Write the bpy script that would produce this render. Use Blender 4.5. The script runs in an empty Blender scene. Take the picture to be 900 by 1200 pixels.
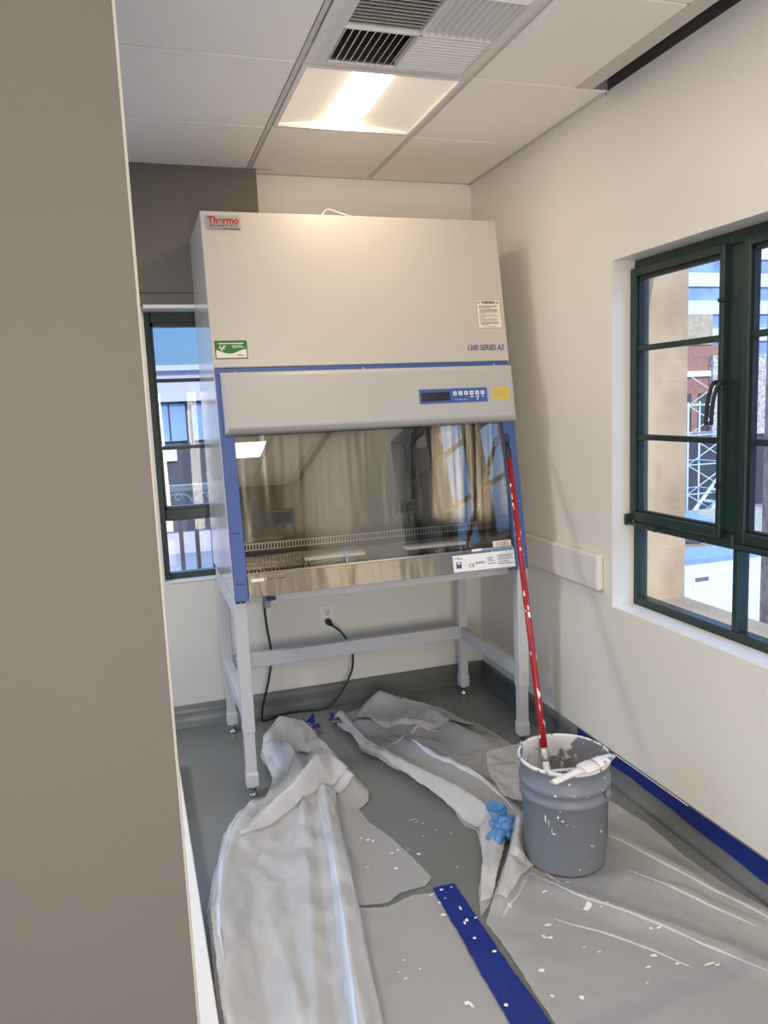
import bpy, bmesh, math, random
from mathutils import Vector, Matrix, noise
from mathutils.geometry import delaunay_2d_cdt
random.seed(7)
COL = bpy.context.scene.collection
SC = bpy.context.scene
WORLD = {}          # object -> world location of its origin

# ------------------------------------------------------------------ materials
def new_mat(name):
    m = bpy.data.materials.new(name); m.use_nodes = True
    nt = m.node_tree; nt.nodes.clear()
    out = nt.nodes.new('ShaderNodeOutputMaterial')
    return m, nt, out

def pmat(name, col, rough=.5, metal=0., spec=.5, var=.0, vscale=8., bump=0., bscale=60., stretch=(1, 1, 1), col2=None, coat=0., trans=0., edge=(.45, .6)):
    m, nt, out = new_mat(name)
    b = nt.nodes.new('ShaderNodeBsdfPrincipled')
    b.inputs['Base Color'].default_value = (*col, 1); b.inputs['Roughness'].default_value = rough
    b.inputs['Metallic'].default_value = metal; b.inputs['Specular IOR Level'].default_value = spec
    b.inputs['Coat Weight'].default_value = coat
    nt.links.new(b.outputs[0], out.inputs[0])
    tc = nt.nodes.new('ShaderNodeTexCoord'); mp = nt.nodes.new('ShaderNodeMapping')
    mp.inputs['Scale'].default_value = stretch
    nt.links.new(tc.outputs['Object'], mp.inputs[0])
    if var or col2:
        n = nt.nodes.new('ShaderNodeTexNoise'); n.inputs['Scale'].default_value = vscale; n.inputs['Detail'].default_value = 5
        nt.links.new(mp.outputs[0], n.inputs['Vector'])
        r = nt.nodes.new('ShaderNodeValToRGB')
        c2 = col2 if col2 else tuple(c * (1 - var) for c in col)
        r.color_ramp.elements[0].position, r.color_ramp.elements[1].position = (edge if col2 else (.3, .7))
        r.color_ramp.elements[0].color = (*c2, 1); r.color_ramp.elements[1].color = (*col, 1)
        nt.links.new(n.outputs['Fac'], r.inputs[0]); nt.links.new(r.outputs[0], b.inputs['Base Color'])
    if bump:
        n2 = nt.nodes.new('ShaderNodeTexNoise'); n2.inputs['Scale'].default_value = bscale; n2.inputs['Detail'].default_value = 3
        nt.links.new(mp.outputs[0], n2.inputs['Vector'])
        bp = nt.nodes.new('ShaderNodeBump'); bp.inputs['Strength'].default_value = bump; bp.inputs['Distance'].default_value = .01
        nt.links.new(n2.outputs['Fac'], bp.inputs['Height']); nt.links.new(bp.outputs[0], b.inputs['Normal'])
    return m

def emat(name, col, s):
    m, nt, out = new_mat(name)
    e = nt.nodes.new('ShaderNodeEmission'); e.inputs[0].default_value = (*col, 1); e.inputs[1].default_value = s
    nt.links.new(e.outputs[0], out.inputs[0]); return m

def glassmat(name, fac, tint=(1, 1, 1)):
    m, nt, out = new_mat(name)
    t = nt.nodes.new('ShaderNodeBsdfTransparent'); t.inputs[0].default_value = (*tint, 1)
    g = nt.nodes.new('ShaderNodeBsdfGlossy'); g.inputs['Roughness'].default_value = 0.0
    mx = nt.nodes.new('ShaderNodeMixShader'); mx.inputs[0].default_value = fac
    nt.links.new(t.outputs[0], mx.inputs[1]); nt.links.new(g.outputs[0], mx.inputs[2]); nt.links.new(mx.outputs[0], out.inputs[0])
    return m

def plasticmat(name, opac, col=(.86, .85, .83), rough=.25, wr=0.):
    """milky polythene film: part clear, part scattering, with a sheen"""
    m, nt, out = new_mat(name)
    t = nt.nodes.new('ShaderNodeBsdfTransparent')
    d = nt.nodes.new('ShaderNodeBsdfDiffuse'); d.inputs[0].default_value = (*col, 1)
    tl = nt.nodes.new('ShaderNodeBsdfTranslucent'); tl.inputs[0].default_value = (*col, 1)
    m1 = nt.nodes.new('ShaderNodeMixShader'); m1.inputs[0].default_value = .15
    m2 = nt.nodes.new('ShaderNodeMixShader'); m2.inputs[0].default_value = opac
    g = nt.nodes.new('ShaderNodeBsdfGlossy'); g.inputs['Roughness'].default_value = rough
    fr = nt.nodes.new('ShaderNodeFresnel'); fr.inputs[0].default_value = 1.45
    m3 = nt.nodes.new('ShaderNodeMixShader')
    L = nt.links.new
    L(d.outputs[0], m1.inputs[1]); L(tl.outputs[0], m1.inputs[2])
    L(t.outputs[0], m2.inputs[1]); L(m1.outputs[0], m2.inputs[2])
    L(fr.outputs[0], m3.inputs[0]); L(m2.outputs[0], m3.inputs[1]); L(g.outputs[0], m3.inputs[2]); L(m3.outputs[0], out.inputs[0])
    if wr:
        tc = nt.nodes.new('ShaderNodeTexCoord')
        mp = nt.nodes.new('ShaderNodeMapping'); mp.inputs['Rotation'].default_value = (0, 0, .5); mp.inputs['Scale'].default_value = (2.2, 1, 1)
        n = nt.nodes.new('ShaderNodeTexNoise'); n.inputs['Scale'].default_value = 9; n.inputs['Detail'].default_value = 6; n.inputs['Distortion'].default_value = 1.2
        bp = nt.nodes.new('ShaderNodeBump'); bp.inputs['Strength'].default_value = wr; bp.inputs['Distance'].default_value = .02
        L(tc.outputs['Object'], mp.inputs[0]); L(mp.outputs[0], n.inputs['Vector']); L(n.outputs['Fac'], bp.inputs['Height'])
        for q in (d, g): L(bp.outputs[0], q.inputs['Normal'])
    return m

M = {}
M['wall'] = pmat('wall_paint', (.82, .792, .725), .42, var=.02, vscale=3, bump=.03, bscale=180)
M['grey_paint'] = pmat('grey_paint', (.15, .135, .115), .6, bump=.03, bscale=150)
M['partition'] = pmat('partition_paint', (.128, .119, .112), .6, var=.03, vscale=3, bump=.05, bscale=160)
M['white_trim'] = pmat('white_trim_paint', (.85, .83, .79), .4, bump=.01)
M['floor'] = pmat('vinyl_floor', (.185, .195, .187), .27, var=.10, vscale=2.2, bump=.02, bscale=120)
M['tile'] = pmat('ceiling_tile', (.93, .895, .83), .9, var=.04, vscale=90, bump=.15, bscale=220)
M['grid'] = pmat('grid_bar', (.62, .59, .54), .5, var=.02)
M['plenum'] = pmat('plenum_dark', (.06, .055, .05), .9, var=.2)
M['green'] = pmat('green_frame', (.013, .036, .031), .38, var=.12, vscale=12)
M['gasket'] = pmat('black_gasket', (.012, .013, .014), .6, var=.1)
M['pane'] = glassmat('pane_glass', .05, (.97, .985, .98))
M['powder'] = pmat('cabinet_powder_coat', (.54, .512, .47), .32, var=.01, bump=.02, bscale=300)
M['hood'] = pmat('hood_powder_coat', (.475, .465, .455), .33, var=.01, bump=.02, bscale=300)
M['blue'] = pmat('blue_trim', (.055, .115, .36), .38, var=.05)
M['sash'] = glassmat('sash_glass', .08, (.93, .94, .94))
M['legpaint'] = pmat('stand_paint', (.60, .605, .63), .35, var=.02)
M['chrome'] = pmat('chrome', (.62, .60, .57), .18, metal=1, var=.05)
M['darkgrey'] = pmat('dark_grey_plastic', (.10, .105, .105), .4, var=.1)
M['midgrey'] = pmat('mid_grey_plastic', (.22, .23, .24), .4, var=.1)
M['black'] = pmat('black_rubber', (.012, .012, .013), .4, var=.1)
M['slot'] = pmat('dark_slot', (.02, .018, .015), .8, var=.1)
M['display'] = pmat('display_glass', (.03, .025, .03), .2, var=.1)
M['label'] = pmat('white_label', (.90, .90, .90), .5, var=.02)
M['silver'] = pmat('silver_badge', (.50, .49, .47), .35, metal=.6, var=.05)
M['red'] = pmat('red_ink', (.50, .015, .02), .5, var=.05)
M['ink'] = pmat('black_ink', (.03, .03, .035), .6, var=.05)
M['greyink'] = pmat('grey_ink', (.16, .16, .17), .6, var=.05)
M['blueink'] = pmat('blue_ink', (.06, .08, .26), .5, var=.05)
M['stickgreen'] = pmat('green_sticker', (.02, .17, .035), .45, var=.05)
M['stickwhite'] = pmat('cream_sticker', (.82, .76, .66), .5, var=.02)
M['pinkline'] = pmat('pink_border', (.55, .28, .20), .5, var=.05)
M['stickyellow'] = pmat('yellow_sticker', (.75, .55, .02), .5, var=.05)
M['dkgreen'] = pmat('sticker_rim', (.03, .07, .03), .5, var=.05)
M['bucket'] = pmat('bucket_plastic', (.20, .222, .255), .42, var=.05, vscale=6)
M['bucket_in'] = pmat('paint_smeared_plastic', (.74, .72, .70), .5, col2=(.20, .21, .22), vscale=11, edge=(.47, .50))
M['rim'] = pmat('paint_smeared_rim', (.80, .79, .79), .45, col2=(.22, .23, .25), vscale=30, edge=(.40, .44))
M['paint'] = pmat('wet_white_paint', (.82, .80, .77), .35, var=.05, bump=.25, bscale=60)
M['polered'] = pmat('red_pole_splashed', (.33, .012, .018), .3, col2=(.75, .70, .70), vscale=34, stretch=(1, 1, .35), edge=(.315, .335))
M['tape'] = pmat('blue_tape', (.004, .02, .19), .45, var=.12, vscale=20, bump=.1, bscale=40)
M['glove'] = pmat('blue_glove', (.10, .27, .55), .45, var=.15, vscale=25, bump=.3, bscale=60)
M['film'] = plasticmat('poly_film_thin', .375, (.93, .92, .91), rough=.27, wr=.10)
M['film2'] = plasticmat('poly_film_fold', .50, (.97, .96, .95), rough=.34, wr=.12)
M['film4'] = plasticmat('poly_film_crease', .5, (.97, .96, .95), rough=.55)
M['film3'] = plasticmat('bubble_film', .5, (.93, .92, .9), rough=.12)
M['concrete'] = pmat('old_concrete', (.50, .375, .255), .85, col2=(.34, .245, .16), vscale=4, bump=.3, bscale=20, edge=(.25, .55))
M['granite'] = pmat('red_stone', (.60, .42, .36), .9, col2=(.34, .22, .19), vscale=16, bump=.5, bscale=25, edge=(.35, .6))
M['towerglass'] = pmat('tower_glass', (.30, .42, .60), .3, var=.4, vscale=.6)
M['towerband'] = pmat('tower_band', (.72, .74, .80), .6, var=.1)
M['brick'] = pmat('red_brick', (.42, .19, .14), .85, var=.3, vscale=6)
M['plaster'] = pmat('speckled_plaster', (.70, .60, .56), .85, col2=(.35, .27, .25), vscale=9, edge=(.4, .6))
M['scaff'] = pmat('scaffold_paint', (.72, .74, .76), .5, var=.1)
M['hoard'] = pmat('white_sheeting', (.80, .80, .80), .5, var=.08, vscale=2)
M['tarp'] = pmat('blue_tarp', (.25, .33, .75), .5, var=.2)
M['wood'] = pmat('sawn_timber', (.55, .42, .28), .8, var=.3, vscale=5)
M['rust'] = pmat('brown_post', (.30, .12, .06), .6, var=.25, vscale=14)
M['lav'] = pmat('lavender_render', (.55, .49, .55), .85, var=.08, vscale=2)
M['dark'] = pmat('dark_interior', (.07, .06, .065), .6, var=.3)
M['asphalt'] = pmat('pale_paving', (.36, .33, .36), .9, var=.2, vscale=1.5)
M['rail_beige'] = pmat('beige_rail', (.62, .46, .34), .6, var=.1)
M['side'] = pmat('cabinet_side_gloss', (.60, .59, .56), .10, var=.01)
M['bead'] = pmat('lit_bead_paint', (.40, .385, .36), .5, var=.02)
M['steel3'] = pmat('bright_steel', (.78, .72, .63), .3, metal=.85, var=.03)
M['rest'] = pmat('rest_steel', (.85, .82, .76), .35, metal=.35, var=.02)
M['bumper'] = pmat('bumper_vinyl', (.78, .755, .71), .45, var=.02)
M['pan'] = pmat('glowing_pan', (.86, .84, .80), .5, var=.02)
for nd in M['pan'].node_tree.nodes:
    if nd.type == 'BSDF_PRINCIPLED': nd.inputs['Emission Color'].default_value = (1, .80, .58, 1); nd.inputs['Emission Strength'].default_value = .17  # weak emission on pans and end plates imitates light spilling from the lens
M['vent'] = pmat('vent_enamel', (.76, .74, .70), .45, var=.02)
M['lens'] = emat('lamp_lens', (1.0, .79, .54), 17)

def steel(name, base, rough, wx, strength):
    m, nt, out = new_mat(name)
    b = nt.nodes.new('ShaderNodeBsdfPrincipled')
    b.inputs['Base Color'].default_value = (*base, 1); b.inputs['Metallic'].default_value = 1; b.inputs['Roughness'].default_value = rough
    tc = nt.nodes.new('ShaderNodeTexCoord'); mp = nt.nodes.new('ShaderNodeMapping'); mp.inputs['Scale'].default_value = wx
    n = nt.nodes.new('ShaderNodeTexNoise'); n.inputs['Scale'].default_value = 1; n.inputs['Detail'].default_value = 2
    bp = nt.nodes.new('ShaderNodeBump'); bp.inputs['Strength'].default_value = strength; bp.inputs['Distance'].default_value = .02
    L = nt.links.new
    L(tc.outputs['Object'], mp.inputs[0]); L(mp.outputs[0], n.inputs['Vector']); L(n.outputs['Fac'], bp.inputs['Height'])
    L(bp.outputs[0], b.inputs['Normal']); L(b.outputs[0], out.inputs[0])
    return m
M['steel'] = steel('stainless_back', (.27, .245, .205), .17, (7, 7, .5), .55)
M['steel2'] = steel('stainless_sheet', (.46, .415, .35), .2, (9, 9, 1.5), .35)

# ------------------------------------------------------------------ mesh helpers
def bm_new(): return bmesh.new()

def box(bm, a, b, bev=0., seg=2):
    a, b = Vector(a), Vector(b)
    lo = Vector((min(a[i], b[i]) for i in range(3))); hi = Vector((max(a[i], b[i]) for i in range(3)))
    r = bmesh.ops.create_cube(bm, size=1)
    vs = r['verts']
    for v in vs: v.co = Vector(((v.co[i] + .5) * (hi[i] - lo[i]) + lo[i] for i in range(3)))
    if bev:
        es = list({e for v in vs for e in v.link_edges})
        bmesh.ops.bevel(bm, geom=es, offset=bev, segments=seg, profile=.5, affect='EDGES')
    return vs

def hexa(bm, p8, bev=0., seg=2):
    """8 corners: bottom 4 (ccw) then top 4"""
    vs = [bm.verts.new(p) for p in p8]
    fs = [bm.faces.new([vs[i] for i in f]) for f in ((3, 2, 1, 0), (4, 5, 6, 7), (0, 1, 5, 4), (1, 2, 6, 5), (2, 3, 7, 6), (3, 0, 4, 7))]
    bmesh.ops.recalc_face_normals(bm, faces=fs)
    if bev:
        es = list({e for f in fs for e in f.edges})
        bmesh.ops.bevel(bm, geom=es, offset=bev, segments=seg, profile=.5, affect='EDGES')

def smooth_path(pts, n=6):
    pts = [Vector(p) for p in pts]
    if len(pts) < 3: return pts
    out = []
    P = [pts[0] * 2 - pts[1]] + pts + [pts[-1] * 2 - pts[-2]]
    for i in range(1, len(P) - 2):
        p0, p1, p2, p3 = P[i - 1:i + 3]
        for k in range(n):
            t = k / n
            out.append(.5 * ((2 * p1) + (p2 - p0) * t + (2 * p0 - 5 * p1 + 4 * p2 - p3) * t * t + (3 * p1 - p0 - 3 * p2 + p3) * t ** 3))
    out.append(pts[-1]); return out

def tube(bm, pts, r, n=10, rr=None):
    """rr: radius list"""
    pts = [Vector(p) for p in pts]
    rings = []
    up = Vector((0, 0, 1))
    d0 = (pts[1] - pts[0]).normalized()
    if abs(d0.dot(up)) > .95: up = Vector((1, 0, 0))
    for i, p in enumerate(pts):
        d = (pts[min(i + 1, len(pts) - 1)] - pts[max(i - 1, 0)]).normalized()
        s = d.cross(up).normalized(); up = s.cross(d).normalized()
        R = rr[i] if rr else r
        rings.append([bm.verts.new(p + (s * math.cos(a) + up * math.sin(a)) * R) for a in [2 * math.pi * k / n for k in range(n)]])
    for i in range(len(rings) - 1):
        for k in range(n):
            f = bm.faces.new((rings[i][k], rings[i][(k + 1) % n], rings[i + 1][(k + 1) % n], rings[i + 1][k])); f.smooth = True
    bm.faces.new(rings[0][::-1]); bm.faces.new(rings[-1])

def lathe(bm, prof, c, n=64, closed_top=False, closed_bot=True):
    rings = []
    for r, z in prof:
        rings.append([bm.verts.new((c[0] + r * math.cos(2 * math.pi * k / n), c[1] + r * math.sin(2 * math.pi * k / n), c[2] + z)) for k in range(n)])
    for i in range(len(rings) - 1):
        for k in range(n):
            f = bm.faces.new((rings[i][k], rings[i][(k + 1) % n], rings[i + 1][(k + 1) % n], rings[i + 1][k])); f.smooth = True
    if closed_bot: bm.faces.new(rings[0][::-1])
    if closed_top: bm.faces.new(rings[-1])

def obj(name, bm, mat, parent=None, loc=None, recalc=True):
    if recalc: bmesh.ops.recalc_face_normals(bm, faces=bm.faces[:])
    off = Vector(loc) if loc is not None else (WORLD[parent] if parent is not None else Vector((0, 0, 0)))
    me = bpy.data.meshes.new(name)
    bmesh.ops.translate(bm, verts=bm.verts[:], vec=-off)
    bm.to_mesh(me); bm.free()
    o = bpy.data.objects.new(name, me); COL.objects.link(o)
    if isinstance(mat, (list, tuple)):
        for q in mat: me.materials.append(q)
    else: me.materials.append(mat)
    if parent is not None:
        o.parent = parent; o.location = off - WORLD[parent]
    else: o.location = off
    WORLD[o] = off
    return o

def tag(o, label, cat, group=None):
    o['label'] = label; o['category'] = cat
    if group: o['group'] = group
    return o

def thing(name, label, cat, loc, group=None):
    o = bpy.data.objects.new(name, None); COL.objects.link(o); o.location = loc; o.empty_display_size = .1
    WORLD[o] = Vector(loc); return tag(o, label, cat, group)

def struct(name, bm, mat, parent=None, label=None):
    o = obj(name, bm, mat, parent)
    if parent is None: o['kind'] = 'structure'
    if label: o['label'] = label
    return o

def part(name, parent, mat, *boxes, bev=0., label=None):
    bm = bm_new()
    for a, b in boxes: box(bm, a, b, bev)
    o = obj(name, bm, mat, parent)
    if label: o['label'] = label
    return o

def wall_with_hole(bm, axis, d0, d1, u0, u1, z0, z1, holes):
    """slab between d0..d1 on axis (0=x,1=y); holes: (ua,ub,za,zb) sorted along u"""
    def add(ua, ub, za, zb):
        if ub - ua < 1e-4 or zb - za < 1e-4: return
        if axis == 0: box(bm, (d0, ua, za), (d1, ub, zb))
        else: box(bm, (ua, d0, za), (ub, d1, zb))
    cur = u0
    for ua, ub, za, zb in holes:
        add(cur, ua, z0, z1); add(ua, ub, z0, za); add(ua, ub, zb, z1); cur = ub
    add(cur, u1, z0, z1)

H = 2.693
# ------------------------------------------------------------------ camera
cam_d = bpy.data.cameras.new('camera'); cam = bpy.data.objects.new('camera', cam_d); COL.objects.link(cam)
CP = Vector((-1.790, -3.879, 1.578))
ya, pi_, ro = math.radians(17.697), math.radians(-8.034), math.radians(-2.399)
fw = Vector((math.sin(ya) * math.cos(pi_), math.cos(ya) * math.cos(pi_), math.sin(pi_)))
rt = Vector((math.cos(ya), -math.sin(ya), 0)); up = rt.cross(fw)
r2 = rt * math.cos(ro) + up * math.sin(ro); u2 = -rt * math.sin(ro) + up * math.cos(ro)
mw = Matrix((r2, u2, -fw)).transposed().to_4x4(); mw.translation = CP
cam.matrix_world = mw
cam_d.sensor_fit = 'VERTICAL'; cam_d.sensor_height = 36; cam_d.sensor_width = 27; cam_d.lens = 902.6 / 1200 * 36
cam_d.clip_start = .05; cam_d.clip_end = 500
SC.camera = cam

# ------------------------------------------------------------------ room shell
XL, YF = -4.2, -6.4
bm = bm_new(); box(bm, (XL, YF, -.1), (0, 0, 0)); struct('floor', bm, M['floor'])
W1 = (-2.96, -1.262, .722, 2.08)              # right window opening in y, z
bm = bm_new(); wall_with_hole(bm, 0, 0, .145, YF, 0.4, -.1, 3.2, [W1]); wr = struct('wall_right', bm, M['wall'])
bm = bm_new(); wall_with_hole(bm, 0, .145, .352, YF, .41, -5, 6, [(W1[0], W1[1], W1[2], 2.75)]); struct('outer_face', bm, M['concrete'], wr)
W2 = (-1.70, -1.13, .745, 2.068); W3 = (-3.6, -2.2, .745, 2.068)
bm = bm_new(); wall_with_hole(bm, 1, 0, .25, XL, 0, -.1, 3.2, [W3, W2]); wb = struct('wall_back', bm, M['wall'])
W4 = (-2.5, -.5, .3, 2.2)  # unseen opening added to bring more daylight in at the left
bm = bm_new(); wall_with_hole(bm, 0, XL - .15, XL, YF, .25, -.1, 3.2, [W4]); struct('wall_left', bm, M['partition'])
bm = bm_new(); wall_with_hole(bm, 1, YF - .15, YF, XL - .15, .345, -.1, 3.2, [(-3.2, -1.2, 0, 2.2)])  # doorway, with its frame and floor, added for the rear fill light
for a, b in (((-3.26, 0), (-3.2, 2.26)), ((-1.2, 0), (-1.14, 2.26)), ((-3.2, 2.2), (-1.2, 2.26))): box(bm, (a[0], YF, a[1]), (b[0], YF + .02, b[1]))
box(bm, (-3.6, YF - 1.6, -.1), (-.8, YF - .15, 0))
struct('wall_front', bm, M['partition'])
# grey furring above the back-left window with a shade box below it
bm = bm_new(); box(bm, (XL, -.092, 2.126), (-1.141, 0, H + .3)); sof = struct('trim_1', bm, M['grey_paint'], label='dark grey painted bulkhead above the back window')
bm = bm_new(); box(bm, (XL, -.085, 2.073), (-1.15, 0, 2.126), .004); struct('shade_box', bm, M['grey_paint'], sof)
# near partition at left; its lit edge is painted in as a paler corner bead
bm = bm_new(); box(bm, (-4.2, -2.9, 0), (-1.7735, -2.78, H + .3)); pw = struct('wall_partition', bm, M['partition'])
bm = bm_new(); box(bm, (-1.7735, -2.899, 0), (-1.7695, -2.78, H + .3), .001); struct('corner_bead', bm, M['bead'], pw)
bm = bm_new()
hexa(bm, [(-1.83, -2.78, 0), (-1.7045, -2.78, 0), (-1.722, -.5, 0), (-1.83, -.5, 0), (-1.83, -2.78, .1), (-1.7045, -2.78, .1), (-1.722, -.5, .1), (-1.83, -.5, .1)], .004)
struct('trim_2', bm, M['white_trim'], label='white kerb board on the floor beyond the partition')
# coved vinyl base
def cove(bm, along):
    prof = [(0, .105), (.006, .105), (.008, .06), (.012, .035), (.022, .016), (.038, .005), (.06, .0005), (0, .0005)]
    a, b = along
    rings = []
    for end in (a, b):
        ring = []
        for d, z in prof:
            ring.append(bm.verts.new(end(d, z)))
        rings.append(ring)
    n = len(prof)
    for k in range(n):
        f = bm.faces.new((rings[0][k], rings[0][(k + 1) % n], rings[1][(k + 1) % n], rings[1][k])); f.smooth = k < 6
    bm.faces.new(rings[0]); bm.faces.new(rings[1][::-1])
bm = bm_new(); cove(bm, (lambda d, z: (XL, -d, z), lambda d, z: (-d, -d, z))); struct('baseboard_back', bm, M['floor'])
bm = bm_new(); cove(bm, (lambda d, z: (-d, -d, z), lambda d, z: (-d, YF, z))); struct('baseboard_right', bm, M['floor'])

# ------------------------------------------------------------------ ceiling
T = .6096
xs = [0, -.563] + [-.563 - T * k for k in range(1, 7)]
ys = [0, -.634] + [-.634 - T * k for k in range(1, 11)]
bm = bm_new()
for i in range(len(xs) - 1):
    for j in range(len(ys) - 1):
        if i == 1 and j in (1, 2): continue
        x1, x0, y1, y0 = xs[i], xs[i + 1], ys[j], ys[j + 1]
        if i == 0: x1 = -.004
        if j == 0: y1 = -.004
        gx = .013
        if i == 0 and j >= 2: x1 = -.145           # narrow edge board and open slot here
        box(bm, (x0 + gx, y0 + .0055, H), (x1 - (gx if i else 0), y1 - .0055, H + .016), .0015, 1)
ce = struct('ceiling', bm, M['tile'])
bm = bm_new()
for x in xs[1:]: box(bm, (x - .0085, YF, H + .002), (x + .0085, -.002, H + .03))
for y in ys[1:]: box(bm, (XL, y - .012, H + .013), (-.002 if y > -1 else -.145, y + .012, H + .028))
box(bm, (-.022, -1.225, H - .001), (-.0005, -.001, H + .03)); box(bm, (-1.13, -.022, H - .001), (-.0005, -.0005, H + .03))
box(bm, (XL, -.094, H - .002), (-1.06, -.075, H - .0005))
struct('ceiling_grid', bm, M['grid'], ce)
bm = bm_new(); box(bm, (-.141, YF, H), (-.072, -1.240, H + .02), .002, 1); struct('edge_board', bm, M['grid'], ce)
bm = bm_new(); box(bm, (-.074, -1.2405, H + .004), (-.006, -1.2365, H + .05)); box(bm, (-.012, -1.2375, H - .012), (-.008, -1.234, H + .07)); struct('end_bracket', bm, M['midgrey'], ce)
bm = bm_new(); box(bm, (XL, YF, H + .30), (.0, 0, H + .34)); struct('plenum_deck', bm, M['plenum'], ce)
bm = bm_new(); box(bm, (-.006, YF, H + .004), (-.0005, -1.236, H + .30)); struct('bare_wall_strip', bm, M['plenum'], ce)

# ceiling light
lx0, lx1, ly0, ly1 = xs[2] + .012, xs[1] - .012, ys[2] + .012, ys[1] - .012
t = thing('ceiling_light', 'square recessed ceiling light with one glowing lens strip', 'ceiling light', ((lx0 + lx1) / 2, (ly0 + ly1) / 2, H))
part('frame', t, M['vent'], ((lx0, ly0, H - .003), (lx0 + .018, ly1, H + .012)), ((lx1 - .018, ly0, H - .003), (lx1, ly1, H + .012)),
     ((lx0 + .018, ly0, H - .003), (lx1 - .018, ly0 + .018, H + .012)), ((lx0 + .018, ly1 - .018, H - .003), (lx1 - .018, ly1, H + .012)))
xc = -.885
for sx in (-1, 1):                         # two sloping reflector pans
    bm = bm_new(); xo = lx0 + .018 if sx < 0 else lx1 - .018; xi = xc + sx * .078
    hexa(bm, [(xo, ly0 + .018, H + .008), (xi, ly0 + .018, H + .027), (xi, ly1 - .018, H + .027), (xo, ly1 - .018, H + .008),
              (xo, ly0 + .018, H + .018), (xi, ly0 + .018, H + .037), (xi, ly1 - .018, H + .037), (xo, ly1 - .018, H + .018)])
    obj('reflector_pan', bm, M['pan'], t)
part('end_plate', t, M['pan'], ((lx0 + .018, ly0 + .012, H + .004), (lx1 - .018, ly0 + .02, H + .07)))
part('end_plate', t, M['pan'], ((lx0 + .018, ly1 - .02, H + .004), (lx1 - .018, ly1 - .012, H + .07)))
bm = bm_new()
n = 10
for k in range(n):                          # bowed lens
    a0, a1 = math.pi * k / n, math.pi * (k + 1) / n
    q = [(xc - .076 * math.cos(a), H + .029 - .014 * math.sin(a)) for a in (a0, a1)]
    f = bm.faces.new([bm.verts.new((q[0][0], ly0 + .022, q[0][1])), bm.verts.new((q[1][0], ly0 + .022, q[1][1])), bm.verts.new((q[1][0], ly1 - .022, q[1][1])), bm.verts.new((q[0][0], ly1 - .022, q[0][1]))])
box(bm, (xc - .076, ly0 + .022, H + .029), (xc + .076, ly1 - .022, H + .033))
bmesh.ops.remove_doubles(bm, verts=bm.verts[:], dist=1e-5)
o = obj('lens', bm, M['lens'], t); o['label'] = 'glowing warm white lens strip'

# supply vent: four louvre quarters in a pinwheel
vx0, vx1, vy1, vy0 = xs[2] + .012, xs[1] - .012, ys[2] - .004, ys[3] + .004
vcx, vcy = (vx0 + vx1) / 2, (vy0 + vy1) / 2
t = thing('air_vent', 'square white louvred air supply vent in the ceiling', 'air vent', (vcx, vcy, H))
g = .235; h2 = .262
part('face_plate', t, M['vent'], ((vx0, vy0, H - .004), (vcx - h2, vy1, H + .004)), ((vcx + h2, vy0, H - .004), (vx1, vy1, H + .004)),
     ((vcx - h2, vy0, H - .004), (vcx + h2, vcy - h2, H + .004)), ((vcx - h2, vcy + h2, H - .004), (vcx + h2, vy1, H + .004)))
bm = bm_new()
for s in range(4):
    R = Matrix.Rotation(s * math.pi / 2, 4, 'Z')
    p8 = [(-h2, -h2, -.004), (h2, -h2, -.004), (g, -g, -.022), (-g, -g, -.022), (-h2, -h2, .004), (h2, -h2, .004), (g, -g, -.014), (-g, -g, -.014)]
    hexa(bm, [R @ Vector(v) + Vector((vcx, vcy, H)) for v in p8])
obj('sloped_border', bm, M['vent'], t)
def louvres(x0, x1, y0, y1, along, tilt, nb=10):
    bm = bm_new()
    for k in range(nb):
        c = (k + .5) / nb
        w = .0125
        dx, dz = w * math.sin(tilt), w * math.cos(tilt)
        for_z = H - .012
        if along == 'y':
            xm = x0 + (x1 - x0) * c; th = .0012
            hexa(bm, [(xm - dx - th, y0, for_z - dz), (xm - dx + th, y0, for_z - dz), (xm - dx + th, y1, for_z - dz), (xm - dx - th, y1, for_z - dz),
                      (xm + dx - th, y0, for_z + dz), (xm + dx + th, y0, for_z + dz), (xm + dx + th, y1, for_z + dz), (xm + dx - th, y1, for_z + dz)])
        else:
            ym = y0 + (y1 - y0) * c; th = .0012
            hexa(bm, [(x0, ym - dx - th, for_z - dz), (x0, ym - dx + th, for_z - dz), (x1, ym - dx + th, for_z - dz), (x1, ym - dx - th, for_z - dz),
                      (x0, ym + dx - th, for_z + dz), (x0, ym + dx + th, for_z + dz), (x1, ym + dx + th, for_z + dz), (x1, ym + dx - th, for_z + dz)])
    obj('louvre_panel', bm, M['vent'], t)
e = .006
louvres(vcx - g, vcx - e, vcy + e, vcy + g, 'y', math.radians(38))
louvres(vcx + e, vcx + g, vcy + e, vcy + g, 'x', math.radians(-32), 12)
louvres(vcx - g, vcx - e, vcy - g, vcy - e, 'x', math.radians(50), 12)
louvres(vcx + e, vcx + g, vcy - g, vcy - e, 'y', math.radians(-40))
part('divider', t, M['vent'], ((vcx - .004, vcy - g, H - .024), (vcx + .004, vcy + g, H)), ((vcx - g, vcy - .004, H - .024), (vcx + g, vcy + .004, H)))
part('duct_throat', t, M['plenum'], ((vcx - h2, vcy - h2, H + .12), (vcx + h2, vcy + h2, H + .125)), ((vcx - h2 - .005, vcy - h2, H + .004), (vcx - h2, vcy + h2, H + .12)), ((vcx + h2, vcy - h2, H + .004), (vcx + h2 + .005, vcy + h2, H + .12)),
     ((vcx - h2, vcy - h2 - .005, H + .004), (vcx + h2, vcy - h2, H + .12)), ((vcx - h2, vcy + h2, H + .004), (vcx + h2, vcy + h2 + .005, H + .12)))

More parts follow.
